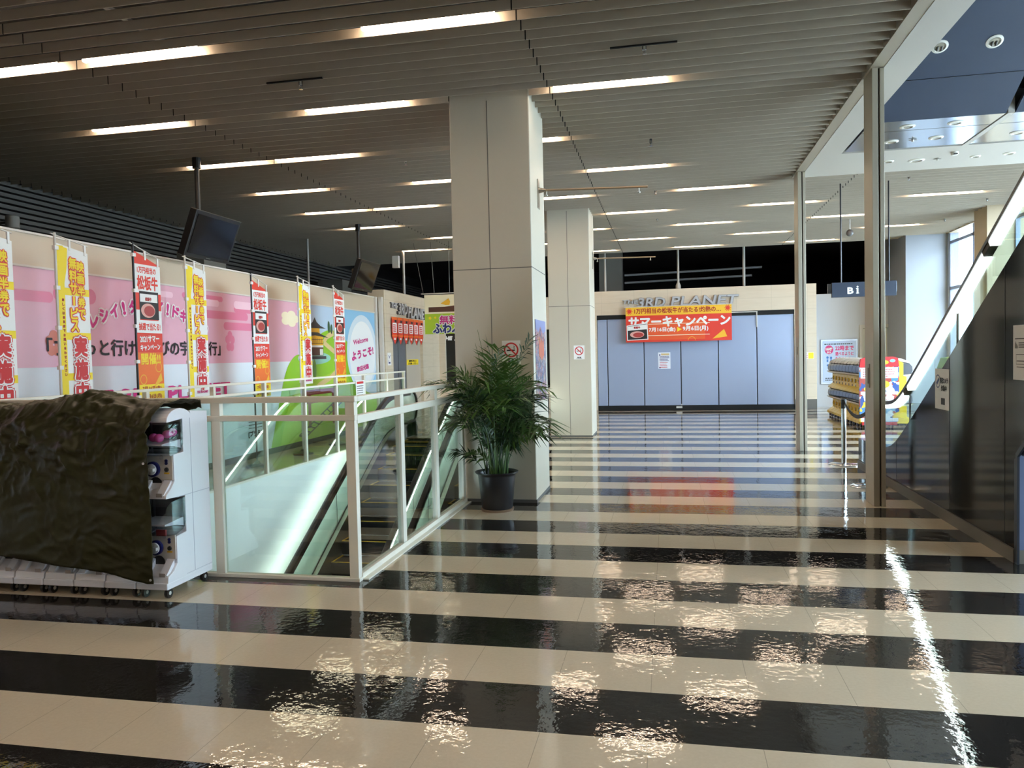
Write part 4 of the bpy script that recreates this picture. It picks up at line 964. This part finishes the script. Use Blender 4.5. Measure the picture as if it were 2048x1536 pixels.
# bracket rods from the pillars
def bracket(x, y, z, xe, ze, label):
    t = thing('bracket_rod', (x, y, z), label, 'rod', 'empty sign rods on the pillars')
    mb = MB(); mb.box(x, x+.012, y-.05, y+.05, z-.2, z+.12); mb.build('wall_plate', M['steel'], t)
    mb = MB(); mb.lathe([(.035, .012), (.02, .07), (.013, .09)], (x, y, z), 12, 'x'); mb.build('socket', M['steel'], t, smooth=True)
    mb = MB(); mb.tube([(x+.02, y, z), (xe, y, ze)], .0125, 10); mb.build('rod', P('rod_bronze', (176, 156, 132), .3, metal=.7), t, smooth=True)
    mb = MB()
    for q in (.08, .92): xx = x+(xe-x)*q; mb.tube([(xx, y, z+(ze-z)*q-.012), (xx, y, z+(ze-z)*q-.05)], .006, 6); mb.lathe([(.012, -.05), (.018, -.055), (.012, -.065)], (xx, y, z+(ze-z)*q), 8)
    mb.build('hook', M['steel'], t)
bracket(-1.40, 8.50, 3.42, -.19, 3.385, 'long thin empty sign rod on the near pillar')
bracket(-1.43, 15.1, 3.45, -.21, 3.43, 'long thin empty sign rod on the further pillar')

# hanging navy sign near the post
t = thing('hanging_sign', (3.1, 13.66, 2.6), 'navy hanging sign with pale letters behind the near post', 'sign')
z0, z1 = 2.435, 2.68
mb = MB(); mb.box(2.70, 3.70, 13.64, 13.70, z0, z1); mb.build('board', M['navysign'], t, bevel=.004)
mb = MB(); mb.box(2.655, 3.735, 13.74, 13.78, z0+.07, z1-.01); mb.build('rear_board', P('sign_rear_grey', (128, 132, 140), .3, metal=.4), t)
for x in (2.86, 3.605): mb = MB(); mb.tube([(x, 13.72, z1-.02), (x, 13.72, 4.6)], .012, 8); mb.build('hanging_pole', P('sign_pole', (44, 44, 50), .3, metal=.4), t)
art(t, 'lettering', text('B', 2.99, z0+.105, .1, width=.085, bold=.006)+text('i', 3.10, z0+.115, .12, width=.02, bold=.006)+[rect(2.955, z0+.052, 3.0, z0+.064), rect(3.075, z0+.052, 3.125, z0+.066), rect(3.075, z0+.13, 3.1, z0+.142)], WHT, FY(13.64), 1)

# security camera
t = thing('security_camera', (3.85, 17.6, 4.1), 'small dome security camera hanging below the bluish ceiling', 'camera')
mb = MB(); mb.tube([(3.85, 17.6, 4.6), (3.85, 17.6, 4.12)], .014, 8); mb.build('stem', M['offwhite'], t)
mb = MB(); mb.ball((3.85, 17.6, 4.05), .075, 14); mb.build('head', P('camera_grey', (96, 94, 94), .3), t, smooth=True)

# framed poster on the back right wall + sticker
F = FY(21.955); t = thing('framed_poster', (4.5, 21.96, 1.2), 'pale blue framed notice poster with pink headline on the white wall', 'poster')
mb = MB(); mb.box(4.05, 4.99, 21.957, 21.995, .62, 1.83); mb.build('frame', P('frame_silver', (190, 194, 204), .3, metal=.5), t, bevel=.006)
mb = MB(); mb.box(4.10, 4.94, 21.953, 21.958, .67, 1.78); mb.build('sheet', P('poster_pale_blue', (204, 220, 248), .35), t)
F = FY(21.953); PK = P('print_bright_pink', (228, 64, 132), .5)
art(t, 'small_print', lines(4.14, 4.9, 1.70, 1, .05, .025, 8), INK, F, 1)
art(t, 'pink_disc', [ell(4.26, 1.55, .11, .12)], PK, F, 1); art(t, 'lettering', text('16才', 4.26, 1.57, .08, width=.16, bold=.006)+text('以上', 4.26, 1.48, .05, width=.1, bold=.004), WHT, F, 2)
art(t, 'lettering', text('22時まで', 4.65, 1.59, .13, width=.46, bold=.005)+text('遊べるように', 4.65, 1.44, .1, width=.46, bold=.003)+text('なりました。', 4.63, 1.30, .1, width=.42, bold=.003), PK, F, 1)
art(t, 'pictogram', [ell(4.22, 1.34, .03, .035), ell(4.31, 1.33, .03, .035), rect(4.2, 1.22, 4.24, 1.29), rect(4.29, 1.22, 4.33, 1.29)], BLUEP, F, 1); art(t, 'blue_bar', [rrect(4.2, 1.1, 4.8, 1.16)], BLUEP, F, 1); art(t, 'small_print', lines(4.16, 4.9, .78, 2, .05, .02, 5), INK, F, 1)
t = thing('sticker', (3.6, YB, 1.4), 'small pink and yellow sticker on the stone pier right of the shutter', 'sticker')
mb = MB(); mb.box(3.42, 3.76, YB-.008, YB-.003, 1.32, 1.50); mb.build('sheet', WHT, t); art(t, 'yellow_field', [rect(3.62, 1.33, 3.75, 1.49)], YEL, FY(YB-.008), 1); art(t, 'lettering', lines(3.44, 3.62, 1.46, 3, .05, .025, 6), PK, FY(YB-.008), 1)
mb = MB(); mb.box(3.28, 3.83, YB-.006, YB, 0, .26); struct(mb.build('baseboard_back', P('skirting_stone_dark', (96, 92, 86), .4)))

# notices on the dark escalator side
F = FXn(2.445); t = thing('notice', (2.44, 7.6, 1.2), 'white camera notice taped to the dark escalator panel near its top edge', 'notice')
y0n, y1n = 7.78, 7.42
mb = MB(); mb.box(2.4405, 2.4435, y1n, y0n, 1.005, 1.375); mb.build('sheet', P('paper_grey', (214, 212, 208), .6), t)
F = FXn(2.4405)
art(t, 'pictogram', ring(-7.70, 1.26, .052, .062)+[bar((-7.73, 1.235), (-7.67, 1.285), .03)], NAVYP, F, 1)
art(t, 'lettering', text('防犯カメラ', -7.545, 1.27, .05, width=.2, bold=.003)+text('作動中', -7.545, 1.20, .05, width=.14, bold=.003), INK, F, 1); art(t, 'print_block', [rect(-7.62, 1.05, -7.52, 1.11)], INK, F, 1)
t = thing('notice', (2.44, 6.0, 1.6), 'white notice on the dark escalator panel cut by the right edge', 'notice')
mb = MB(); mb.box(2.4405, 2.4435, 5.72, 6.13, 1.33, 1.72); mb.build('sheet', P('paper_grey'), t)
F = FXn(2.4405)
art(t, 'print_block', [rect(-6.1, 1.62, -5.75, 1.626)]+[bar((-6.095+.012*i, 1.555), (-6.095+.012*i, 1.575+.01*(3-i)), .006) for i in range(4)]+[rect(-6.04, 1.56, -5.78, 1.567), rect(-6.04, 1.575, -5.78, 1.582), rect(-6.04, 1.59, -5.78, 1.596)], INK, F, 1)
art(t, 'print_frame', [rect(-6.08, 1.51, -5.76, 1.514), rect(-6.08, 1.44, -5.76, 1.444), rect(-6.08, 1.44, -6.077, 1.51), rect(-6.07, 1.462, -5.78, 1.468), rect(-6.07, 1.42, -5.78, 1.424)], INK, F, 1)

# ================================================================== WHITE CAPSULE MACHINES AND TARPAULIN
def arc(cy, cz, ry, rz, a0, a1, n=8): return [(cy+ry*cos(a0+(a1-a0)*i/n), cz+rz*sin(a0+(a1-a0)*i/n)) for i in range(n+1)]
MWD = .24
def capsule_machine(x0, label):
    x1 = x0+MWD; t = thing('capsule_machine', (x1, 4.75, 0), label, 'vending machine', 'white capsule machines under the tarpaulin')
    prof = [(5.0, .09), (5.0, 1.235), (4.80, 1.25)] + arc(4.68, 1.19, .14, .085, .5, pi, 8) + [(4.545, 1.185), (4.71, 1.20), (4.71, .97), (4.60, .965), (4.60, .78), (4.56, .735), (4.51, .70), (4.505, .675),
            (4.71, .665), (4.71, .415), (4.60, .405), (4.60, .22), (4.56, .175), (4.50, .15), (4.49, .09)]
    mb = MB(); mb.prism(prof, x0+.003, x1-.003); mb.build('body', M['machine'], t, bevel=.004)
    for dz, nm in ((0, 'upper'), (-.54, 'lower')):
        dp = [(4.712, 1.198+dz), (4.55, 1.185+dz), (4.50, 1.15+dz), (4.475, 1.08+dz), (4.48, 1.01+dz), (4.51, .965+dz), (4.60, .957+dz), (4.68, .98+dz), (4.712, 1.03+dz)]
        mb = MB(); mb.prism(dp, x0+.006, x1-.004); d = mb.build('dome', M['dome'], t, smooth=True)
        mb = MB(); mb.box(x0+.012, x1-.012, 4.695, 4.708, .99+dz, 1.19+dz); mb.build('dome_backing', P('dome_shadow_grey', (70, 66, 72), .5), t)
        mb = MB(); mb.prism([(4.49, 1.045+dz), (4.69, 1.06+dz), (4.69, 1.0+dz), (4.62, 1.02+dz), (4.49, 1.035+dz)], x0+.01, x1-.01); mb.build('capsule_tray', M['machine'], t)
        mb = MB(); mb.box(x0+.012, x1-.012, 4.594, 4.60, .79+dz, .955+dz); pn = mb.build('control_panel', M['machpanel'], t)
        cx = x0+.085
        mb = MB(); mb.lathe([(.052, 0), (.052, -.02), (.042, -.024)], (cx, 4.596, .865+dz), 24, 'y'); dl = mb.build('dial', M['navyring'], t, smooth=True)
        mb = MB(); mb.lathe([(.038, -.018), (.038, -.034), (.034, -.037)], (cx, 4.596, .865+dz), 20, 'y'); mb.box(cx-.036, cx+.036, 4.535, 4.565, .855+dz, .875+dz); mb.build('knob', M['knob'], dl, smooth=True)
        mb = MB(); mb.lathe([(.011, 0), (.011, -.006)], (x0+.185, 4.594, .905+dz), 14, 'y'); mb.lathe([(.011, 0), (.011, -.006)], (x0+.185, 4.594, .922+dz), 14, 'y'); mb.build('coin_slot', M['navyring'], pn)
        mb = MB(); mb.lathe([(.016, 0), (.014, -.008)], (x0+.185, 4.594, .862+dz), 14, 'y'); mb.build('coin_return', M['ink'], pn)
        mb = MB(); mb.box(x0+.165, x0+.205, 4.592, 4.595, .832+dz, .842+dz); mb.build('yellow_tag', M['yellow'], pn)
        mb = MB(); mb.lathe([(.018, 0), (.018, -.004)], (x0+.15, 4.594, .945+dz), 14, 'y'); mb.build('button', M['knob'], pn)
        for xa, xb in ((.02, .075), (.165, .22)): MB().prism([(4.50, .70+dz), (4.59, .79+dz), (4.59, .745+dz), (4.52, .69+dz)], x0+xa, x0+xb).build('chute_cheek', M['machine'], t)
        mb = MB(); mb.lathe([(.045, 0), (.045, -.006)], (x0+.10, 4.597, .765+dz), 20, 'y'); mb.build('chute_hole', M['ink'], t)
        mb = MB(); mb.box(x0+.17, x0+.215, 4.493, 4.497, .69+dz, .715+dz); mb.build('price_tag', P('tag_grey', (168, 160, 158), .5), t)
    mb = MB(); mb.box(x0+.002, x1-.002, 4.48, 5.0, .065, .11); mb.build('plinth', M['machine'], t, bevel=.005)
    mb = MB(); mb.box(x1-.004, x1-.0022, 4.79, 4.795, .12, 1.2); mb.box(x1-.004, x1-.0022, 4.62, 5.0, .668, .672); mb.box(x1-.004, x1-.0022, 4.7, 5.0, .118, .121); mb.build('side_seam', P('seam_grey', (176, 176, 190), .4), t)
    for (cx, cy) in ((x0+.035, 4.53), (x1-.03, 4.53), (x0+.035, 4.93), (x1-.03, 4.93)):
        mb = MB(); mb.lathe([(.004, -.011), (.033, -.011), (.034, -.007), (.034, .007), (.033, .011), (.004, .011)], (cx, cy, .034), 16, 'x'); c = mb.build('caster', M['rubber'], t, smooth=True)
        mb = MB(); mb.lathe([(.013, -.0125), (.013, .0125)], (cx, cy, .034), 12, 'x'); mb.box(cx-.008, cx+.008, cy-.006, cy+.014, .056, .066); mb.build('caster_hub', M['knob'], c)
    return t
XR = -3.30
cm = capsule_machine(XR-MWD, 'white capsule machine at the right end, partly uncovered by the tarpaulin')
for i in range(1, 8):
    dup(cm, (XR-MWD*i-.004*i, 4.75, 0), 'white capsule machine under the tarpaulin, %s from the right end' % ORD[i])
cp0 = None
for i, (dx, y, z) in enumerate(((-.05, 4.52, 1.085), (-.12, 4.56, 1.085), (-.06, 4.62, 1.10), (-.045, 4.655, 1.11))):
    lab = 'pink toy capsule in the uncovered dome, %s from the front' % ORD[i]
    o = MB().ball((XR+dx, y, z), .032, 16, .9).build('toy_capsule', M['pinkcap'], smooth=True, loc=(XR+dx, y, z)); tag(o, lab, 'capsule', 'pink capsules in the dome')
tag(MB().box(XR-.13, XR-.06, 4.56, 4.575, .415, .455).build('card', M['redcap'], loc=(XR-.1, 4.57, .43)), 'red card above the lower dial of the uncovered machine', 'card')

# tarpaulin: over the back edge, across the tops and down the fronts
def fbm(p, o=4):
    v = 0; a = 1
    for i in range(o): v += a*noise.noise(p); p = p*2.03+Vector((3.1, 1.7, 9.2)); a *= .5
    return v
def ridge(p): return (1-abs(noise.noise(p)))**3
NU, NV = 230, 130
vs = []; fs = []
XT1, XT0 = -3.365, -5.6
for i in range(NU+1):
    s = i/NU; x = XT1+(XT0-XT1)*s
    bump = .075*math.exp(-((x+3.98)/.27)**2)-.015
    zbot = .125+.15*min(1, max(0, (-3.42-x)/1.15))**.8
    path = [(5.03, 1.2), (5.02, 1.25+bump*.4), (4.85, 1.275+bump), (4.66, 1.285+bump), (4.54, 1.25+bump*.6), (4.455, 1.16), (4.44, .9), (4.435, .6), (4.44, zbot)]
    seg = [sqrt((path[k+1][0]-path[k][0])**2+(path[k+1][1]-path[k][1])**2) for k in range(len(path)-1)]; L = sum(seg)
    for j in range(NV+1):
        d = L*j/NV; k = 0
        while k < len(seg)-1 and d > seg[k]: d -= seg[k]; k += 1
        f = d/seg[k]; y = path[k][0]+(path[k+1][0]-path[k][0])*f; z = path[k][1]+(path[k+1][1]-path[k][1])*f
        fr = max(0, min(1, (j/NV-.25)/.2))
        p = Vector((x*2.6, z*3.4+y*1.5, s*2))
        q = Vector((x*1.1+z*.9, z*2.2-x*.6, 4))
        wx = x+.12*noise.noise(Vector((x*3, z*3, 21))); wz = z+.12*noise.noise(Vector((x*3, z*3, 31)))
        dsp = .03*fbm(p*1.1)+.026*ridge(Vector((wx*2.2+wz*1.9, wz*4.4-wx*1.3, 4)))+.024*ridge(Vector((wx*5+wz*3, wz*7-wx*3+y*4, 7)))+.016*ridge(Vector((wx*9-wz*5, wz*13+wx*6+y*5, 2)))+.008*ridge(Vector((wx*22+wz*9, wz*24-wx*8+y*12, 5)))
        amp = (.34+.66*min(1, max(0, (z-.62)/.4)))*(1.2 if z > 1.0 else 1)
        dsp = dsp*amp
        if k <= 3: z += dsp*.8+.008; y -= 0
        else: y -= dsp*.9; z += .01*noise.noise(Vector((x*3, j*.1, 5)))
        xx = x+.012*noise.noise(Vector((x*5, z*5, 11)))*(1 if i else 0)
        if k <= 3 and x > -3.6: xx += (.09*(1-j/NV*2.2) if .06 < j/NV < .45 else 0)*max(0, (x+3.6)/.24)*.6
        vs.append((xx, y, z))
for i in range(NU):
    for j in range(NV):
        a = i*(NV+1)+j; fs.append((a, a+1, a+NV+2, a+NV+1))
t = thing('tarpaulin', (-4.4, 4.45, .1), 'crumpled dark olive tarpaulin draped over the row of white capsule machines', 'tarpaulin')
mb = MB(); mb.add(vs, fs); o = mb.build('sheet', M['tarp'], t, smooth=False)
for p in o.data.polygons: p.use_smooth = True
sm = o.modifiers.new('thick', 'SOLIDIFY'); sm.thickness = .002
mb = MB(); mb.lathe([(.008, 0), (.008, -.004)], (-3.385, 4.425, .15), 10, 'y'); mb.lathe([(.008, 0), (.008, -.004)], (-3.385, 4.40, .93), 10, 'y'); mb.build('eyelet', M['knob'], t)

# ================================================================== POTTED PALM
PX, PY = -1.745, 7.62
t = thing('potted_palm', (PX, PY, 0), 'bushy green palm in a black pot in front of the near pillar', 'plant')
mb = MB(); mb.lathe([(.150, .02), (.158, .03), (.192, .36), (.196, .372), (.222, .392), (.224, .402), (.216, .404), (.19, .385), (.178, .34)], (PX, PY, 0), 40); mb.build('pot', M['pot'], t, smooth=True)
mb = MB(); mb.lathe([(.165, .0), (.172, .022), (.165, .024)], (PX, PY, 0), 32); mb.build('saucer', P('saucer_brown', (128, 104, 84), .5), t, smooth=True)
mb = MB(); mb.lathe([(.0, .345), (.178, .34), (.17, .335)], (PX, PY, 0), 24); mb.build('soil', M['soil'], t)
rr = random.Random(11)
def frond(az, H, Rr, sag, bx, by, nl=20, ll=.2, t0=.42):
    mb = MB(); pts = []; N = 22; ex = rr.uniform(1.5, 2.6); sw = rr.uniform(-.5, .5); k0 = rr.uniform(.12, .32)
    for i in range(N+1):
        q = i/N; rad = Rr*(k0*q+(1-k0)*q**ex); z = .34+H*(1.0*q-sag*q**3.4); a_ = az+sw*q*q
        pts.append(Vector((PX+bx+rad*cos(a_), PY+by+rad*sin(a_), z)))
    mb.tube(pts, [.0052*(1-.75*i/N) for i in range(N+1)], 5)
    tw = rr.uniform(-.6, .6)
    for k in range(nl):
        q = t0+(1-t0)*(k+.5)/nl; i = min(int(q*N), N-1); f = q*N-i; p = pts[i].lerp(pts[i+1], f); d = (pts[i+1]-pts[i]).normalized()
        sd = d.cross(Vector((0, 0, 1)))
        if sd.length < .05: sd = Vector((sin(az), -cos(az), 0))
        sd.normalize(); upv = sd.cross(d)
        sd, upv = sd*cos(tw)+upv*sin(tw), upv*cos(tw)-sd*sin(tw)
        env = (.5+.5*sin(pi*min(1, (q-t0)/(1-t0)*.85+.15)))
        for sgn in (-1, 1):
            if rr.random() < .08: continue
            l = ll*env*(.7+.6*rr.random()); dr = (d*(.55+.6*(q-t0)+.25*rr.random())+sd*sgn*(.85-.3*(q-t0))+upv*rr.uniform(-.1, .25)).normalized()
            dp = .3+1.0*rr.random(); m1 = p+dr*l*.5-Vector((0, 0, l*.09*dp)); tip = p+dr*l-Vector((0, 0, l*.46*dp))
            wv = dr.cross(upv+Vector((rr.uniform(-.4, .4), rr.uniform(-.4, .4), .3))).normalized()*(.009+.005*rr.random())
            mb.add([p-wv*.25, p+wv*.25, m1+wv, m1-wv, tip], [(0, 1, 2, 3), (3, 2, 4)])
    mb.v = [(p[0], min(p[1], 7.985-.02*abs(sin(p[0]*40+p[2]*31))), p[2]) for p in mb.v]
    return mb
spec = []
for i in range(62):
    az = 2*pi*(i*.381966)+rr.uniform(-.4, .4); lv = rr.random()
    if lv < .16: spec.append((az, rr.uniform(1.25, 1.58), rr.uniform(.15, .5), rr.uniform(.05, .22), rr.uniform(.26, .36), .55))
    elif lv < .62: spec.append((az, rr.uniform(1.0, 1.5), rr.uniform(.38, .72), rr.uniform(.26, .52), rr.uniform(.24, .38), rr.uniform(.45, .6)))
    elif lv < .86: spec.append((az, rr.uniform(.65, 1.05), rr.uniform(.3, .58), rr.uniform(.25, .5), rr.uniform(.2, .3), rr.uniform(.42, .55)))
    else: spec.append((az, rr.uniform(.35, .62), rr.uniform(.14, .34), rr.uniform(.05, .35), rr.uniform(.13, .2), .45))
for az, H, R, sg, ll, t0 in spec:
    if sin(az) > .3: R = min(R, .3/max(.35, sin(az)))
    a2 = rr.uniform(0, 2*pi); r2 = .12*sqrt(rr.random())
    frond(az, H, R, sg, r2*cos(a2), r2*sin(a2), rr.randint(13, 19), ll, t0).build('frond', rr.choice((M['leaf'], M['leaf2'], M['leaf3'])), t)
for i, (az, H, R) in enumerate(((2.0, 1.52, .18), (1.2, 1.3, .05), (2.6, 1.38, .12))):
    mb = MB(); mb.tube([(PX, PY-.02*i, .34), (PX+R*.4*cos(az), PY+.02, .34+H*.55), (PX+R*cos(az)-.1, PY+.03, .34+H)], [.007, .005, .002], 5); mb.build('stem', M['stem'], t)
for i in range(10):
    a2 = 2*pi*i/10; r2 = .05+.05*(i % 2); mb = MB(); mb.tube([(PX+r2*cos(a2), PY+r2*sin(a2), .34), (PX+r2*1.5*cos(a2), PY+r2*1.3*sin(a2), .62), (PX+r2*2.2*cos(a2), PY+r2*1.6*sin(a2), .95)], [.009, .008, .006], 6); mb.build('stem', M['stem'], t)

# ================================================================== YELLOW CAPSULE MACHINES
def yellow_machine(y0, face, label, x, group):
    """face -1: fronts look left; +1: fronts look right. x = plane of the fronts"""
    wd = .30; f = -face; t = thing('capsule_machine', (x, y0, 0), label, 'vending machine', group)
    X = lambda d: x+f*d
    def pr(mb, prof, a, b): mb.v_ = None; o = [(X(d), a, z) for d, z in prof]+[(X(d), b, z) for d, z in prof]; n = len(prof); return mb.add(o, [tuple(range(n)), tuple(range(n, 2*n))]+[(i, (i+1) % n, n+(i+1) % n, n+i) for i in range(n)])
    prof = [(.42, .1), (.42, 1.3), (.25, 1.33), (.16, 1.27), (.16, 1.02), (.1, 1.0), (.1, .78), (.0, .70), (.0, .67), (.16, .66), (.16, .43), (.1, .42), (.1, .22), (-.02, .13), (-.02, .08), (.42, .08)]
    mb = MB(); pr(mb, prof, y0+.003, y0+wd-.003).build('body', M['machyellow'], t, bevel=.004)
    for dz in (0, -.585):
        dp = [(.16, 1.27+dz), (.05, 1.255+dz), (.0, 1.2+dz), (-.01, 1.12+dz), (.02, 1.05+dz), (.16, 1.03+dz)]
        mb = MB(); pr(mb, dp, y0+.012, y0+wd-.012).build('dome', M['darkdome'], t, smooth=True)
        mb = MB(); pr(mb, [(.16, 1.035+dz), (.0, 1.05+dz), (-.015, 1.065+dz), (-.02, 1.05+dz), (.02, 1.02+dz), (.16, 1.005+dz)], y0+.004, y0+wd-.004).build('dome_rim', P('rim_pale', (222, 214, 190), .4), t)
        mb = MB(); mb.lathe([(.045, 0), (.045, -f*.02), (.03, -f*.025)], (X(.1), y0+.15, .90+dz), 16, 'x'); dl = mb.build('dial', P('dial_ochre', (186, 160, 60), .4), t, smooth=True)
        mb = MB(); mb.box(X(.075)-.01, X(.075)+.01, y0+.12, y0+.18, .89+dz, .91+dz); mb.build('knob', M['knob'], dl)
        mb = MB(); mb.lathe([(.03, 0), (.03, -f*.004)], (X(.1), y0+.15, .80+dz), 12, 'x'); mb.build('chute_hole', P('chute_dark', (110, 92, 30), .5), t)
    mb = MB(); pr(mb, [(.015, 1.25), (.06, 1.3), (.2, 1.36), (.36, 1.37), (.36, 1.33), (.2, 1.3)], y0+.02, y0+wd-.035); mb.build('lid', M['offwhite'], t)
    mb = MB()
    for yy in (y0+.05, y0+wd-.05):
        for d in (.03, .36): mb.lathe([(.035, -.012), (.035, .012)], (X(d), yy, .038), 10, 'x')
    mb.build('caster', M['rubber'], t); return t
XM = 3.70
ym = yellow_machine(16.15, -1, 'yellow capsule machine nearest the viewer in the left facing row', XM, 'yellow capsule machines facing left')
for i in range(1, 10): dup(ym, (XM, 16.15+.306*i, 0), 'yellow capsule machine, %s back in the left facing row' % ORD[i-1] if i > 1 else 'yellow capsule machine next behind the nearest in the left facing row')
ym2 = yellow_machine(16.15, 1, 'yellow capsule machine whose domes face right, nearest the viewer', 4.66, 'yellow capsule machines facing right')
for i in range(1, 6): dup(ym2, (4.66, 16.15+.306*i, 0), 'yellow capsule machine, %s behind the nearest in the right facing row' % ORD[i-1])
t = thing('display_panel', (4.1, 16.0, 0), 'printed end panel with red top on the yellow machine row', 'panel')
mb = MB(); mb.box(3.68, 4.40, 16.07, 16.13, .12, 1.2); mb.build('board', blotch_mat('panel_print', [(232, 232, 240), (80, 140, 210), (240, 200, 60), (60, 90, 160), (240, 240, 246), (180, 80, 70), (150, 190, 230)], 9), t)
mb = MB(); mb.prism([(3.68, 1.2), (4.40, 1.2), (4.38, 1.37), (4.30, 1.40), (3.80, 1.40), (3.70, 1.36)], 16.06, 16.13, 'y'); hd = mb.build('header', RED, t)
art(hd, 'yellow_badge', [ell(4.05, 1.29, .16, .055)], YEL, FY(16.06), 1); art(hd, 'blue_badge', [ell(4.28, 1.32, .05, .03)], SKYB, FY(16.06), 1)
arts(t, 'white_band', [rect(3.7, .98, 4.38, 1.19), rect(3.7, .66, 4.38, .72), rect(3.7, .13, 4.38, .2)], P('print_pale_white', (228, 230, 242), .4), FY(16.07), 1); art(t, 'lettering', lines(3.74, 4.34, 1.15, 4, .045, .013, 9), RED, FY(16.07), 2); art(t, 'yellow_figure', [ell(4.1, .86, .13, .08)], GOLD, FY(16.07), 2)
mb = MB(); mb.box(3.72, 4.36, 16.06, 16.12, .06, .12); mb.build('base_rail', RED, t)
mb = MB()
for x in (3.8, 4.28): mb.lathe([(.03, -.012), (.03, .012)], (x, 16.1, .03), 10, 'x')
mb.build('caster', M['rubber'], t)
# grey machine with lime top seen through the escalator glass
t = thing('capsule_machine', (4.7, 13.6, 0), 'grey capsule machine with a lime green top behind the escalator glass', 'vending machine')
mb = MB(); mb.box(4.55, 5.0, 14.0, 14.45, .08, .95); mb.build('body', P('machine_grey', (190, 192, 196), .35), t, bevel=.01)
mb = MB(); mb.lathe([(.2, -.2), (.22, -.19), (.22, .19), (.2, .2)], (4.78, 14.02, 1.05), 20, 'x'); mb.build('dome', M['dome'], t, smooth=True); mb = MB(); mb.box(4.56, 4.99, 14.2, 14.44, .95, 1.2); mb.build('dome_backing', P('dome_shadow_grey'), t)
mb = MB(); mb.prism([(4.56, 1.2), (5.0, 1.2), (5.0, 1.42), (4.62, 1.38)], 14.0, 14.45, 'y'); mb.build('lime_top', P('machine_lime', (176, 222, 30), .4), t)
mb = MB(); mb.lathe([(.06, 0), (.06, -.02)], (4.75, 14.0, .7), 16, 'y'); mb.build('dial', M['chrome'], t); mb = MB(); mb.box(4.6, 4.95, 14.05, 14.4, 0, .08); mb.build('plinth', M['tvblack'], t)

# ================================================================== QUEUE STANCHIONS
def stanchion(x, y, label):
    t = thing('stanchion', (x, y, 0), label, 'barrier post', 'chrome belt barrier posts')
    mb = MB(); mb.lathe([(.2, 0), (.2, .012), (.17, .022), (.035, .03)], (x, y, 0), 36); mb.build('foot_disc', M['chrome'], t, smooth=True)
    mb = MB(); mb.tube([(x, y, .025), (x, y, .78)], .032, 18); mb.build('tube', M['chrome'], t, smooth=True)
    mb = MB(); mb.lathe([(.034, .77), (.034, .83), (.036, .83), (.036, .89), (.03, .895)], (x, y, 0), 18); mb.build('belt_head', M['tvblack'], t, smooth=True)
    return t
s1 = stanchion(2.315, 11.0, 'chrome belt barrier post standing in clear view left of the near post')
s2 = stanchion(2.215, 9.27, 'chrome belt barrier post hidden behind the near metal post, foot disc showing')
mb = MB(); N = 16; o = []; 
for i in range(N+1):
    q = i/N; x = 2.315+(2.215-2.315)*q; y = 10.965+(9.305-10.965)*q; z = .86-.12*4*q*(1-q)
    o += [(x-.002, y, z-.024), (x-.002, y, z+.024), (x+.002, y, z+.024), (x+.002, y, z-.024)]
fs = []
for i in range(N):
    for j in range(4): fs.append((i*4+j, i*4+(j+1) % 4, i*4+4+(j+1) % 4, i*4+4+j))
tag(mb.add(o, fs).build('barrier_belt', M['ink'], loc=(2.28, 10.1, .8)), 'sagging black belt stretched between the two chrome barrier posts', 'barrier belt')
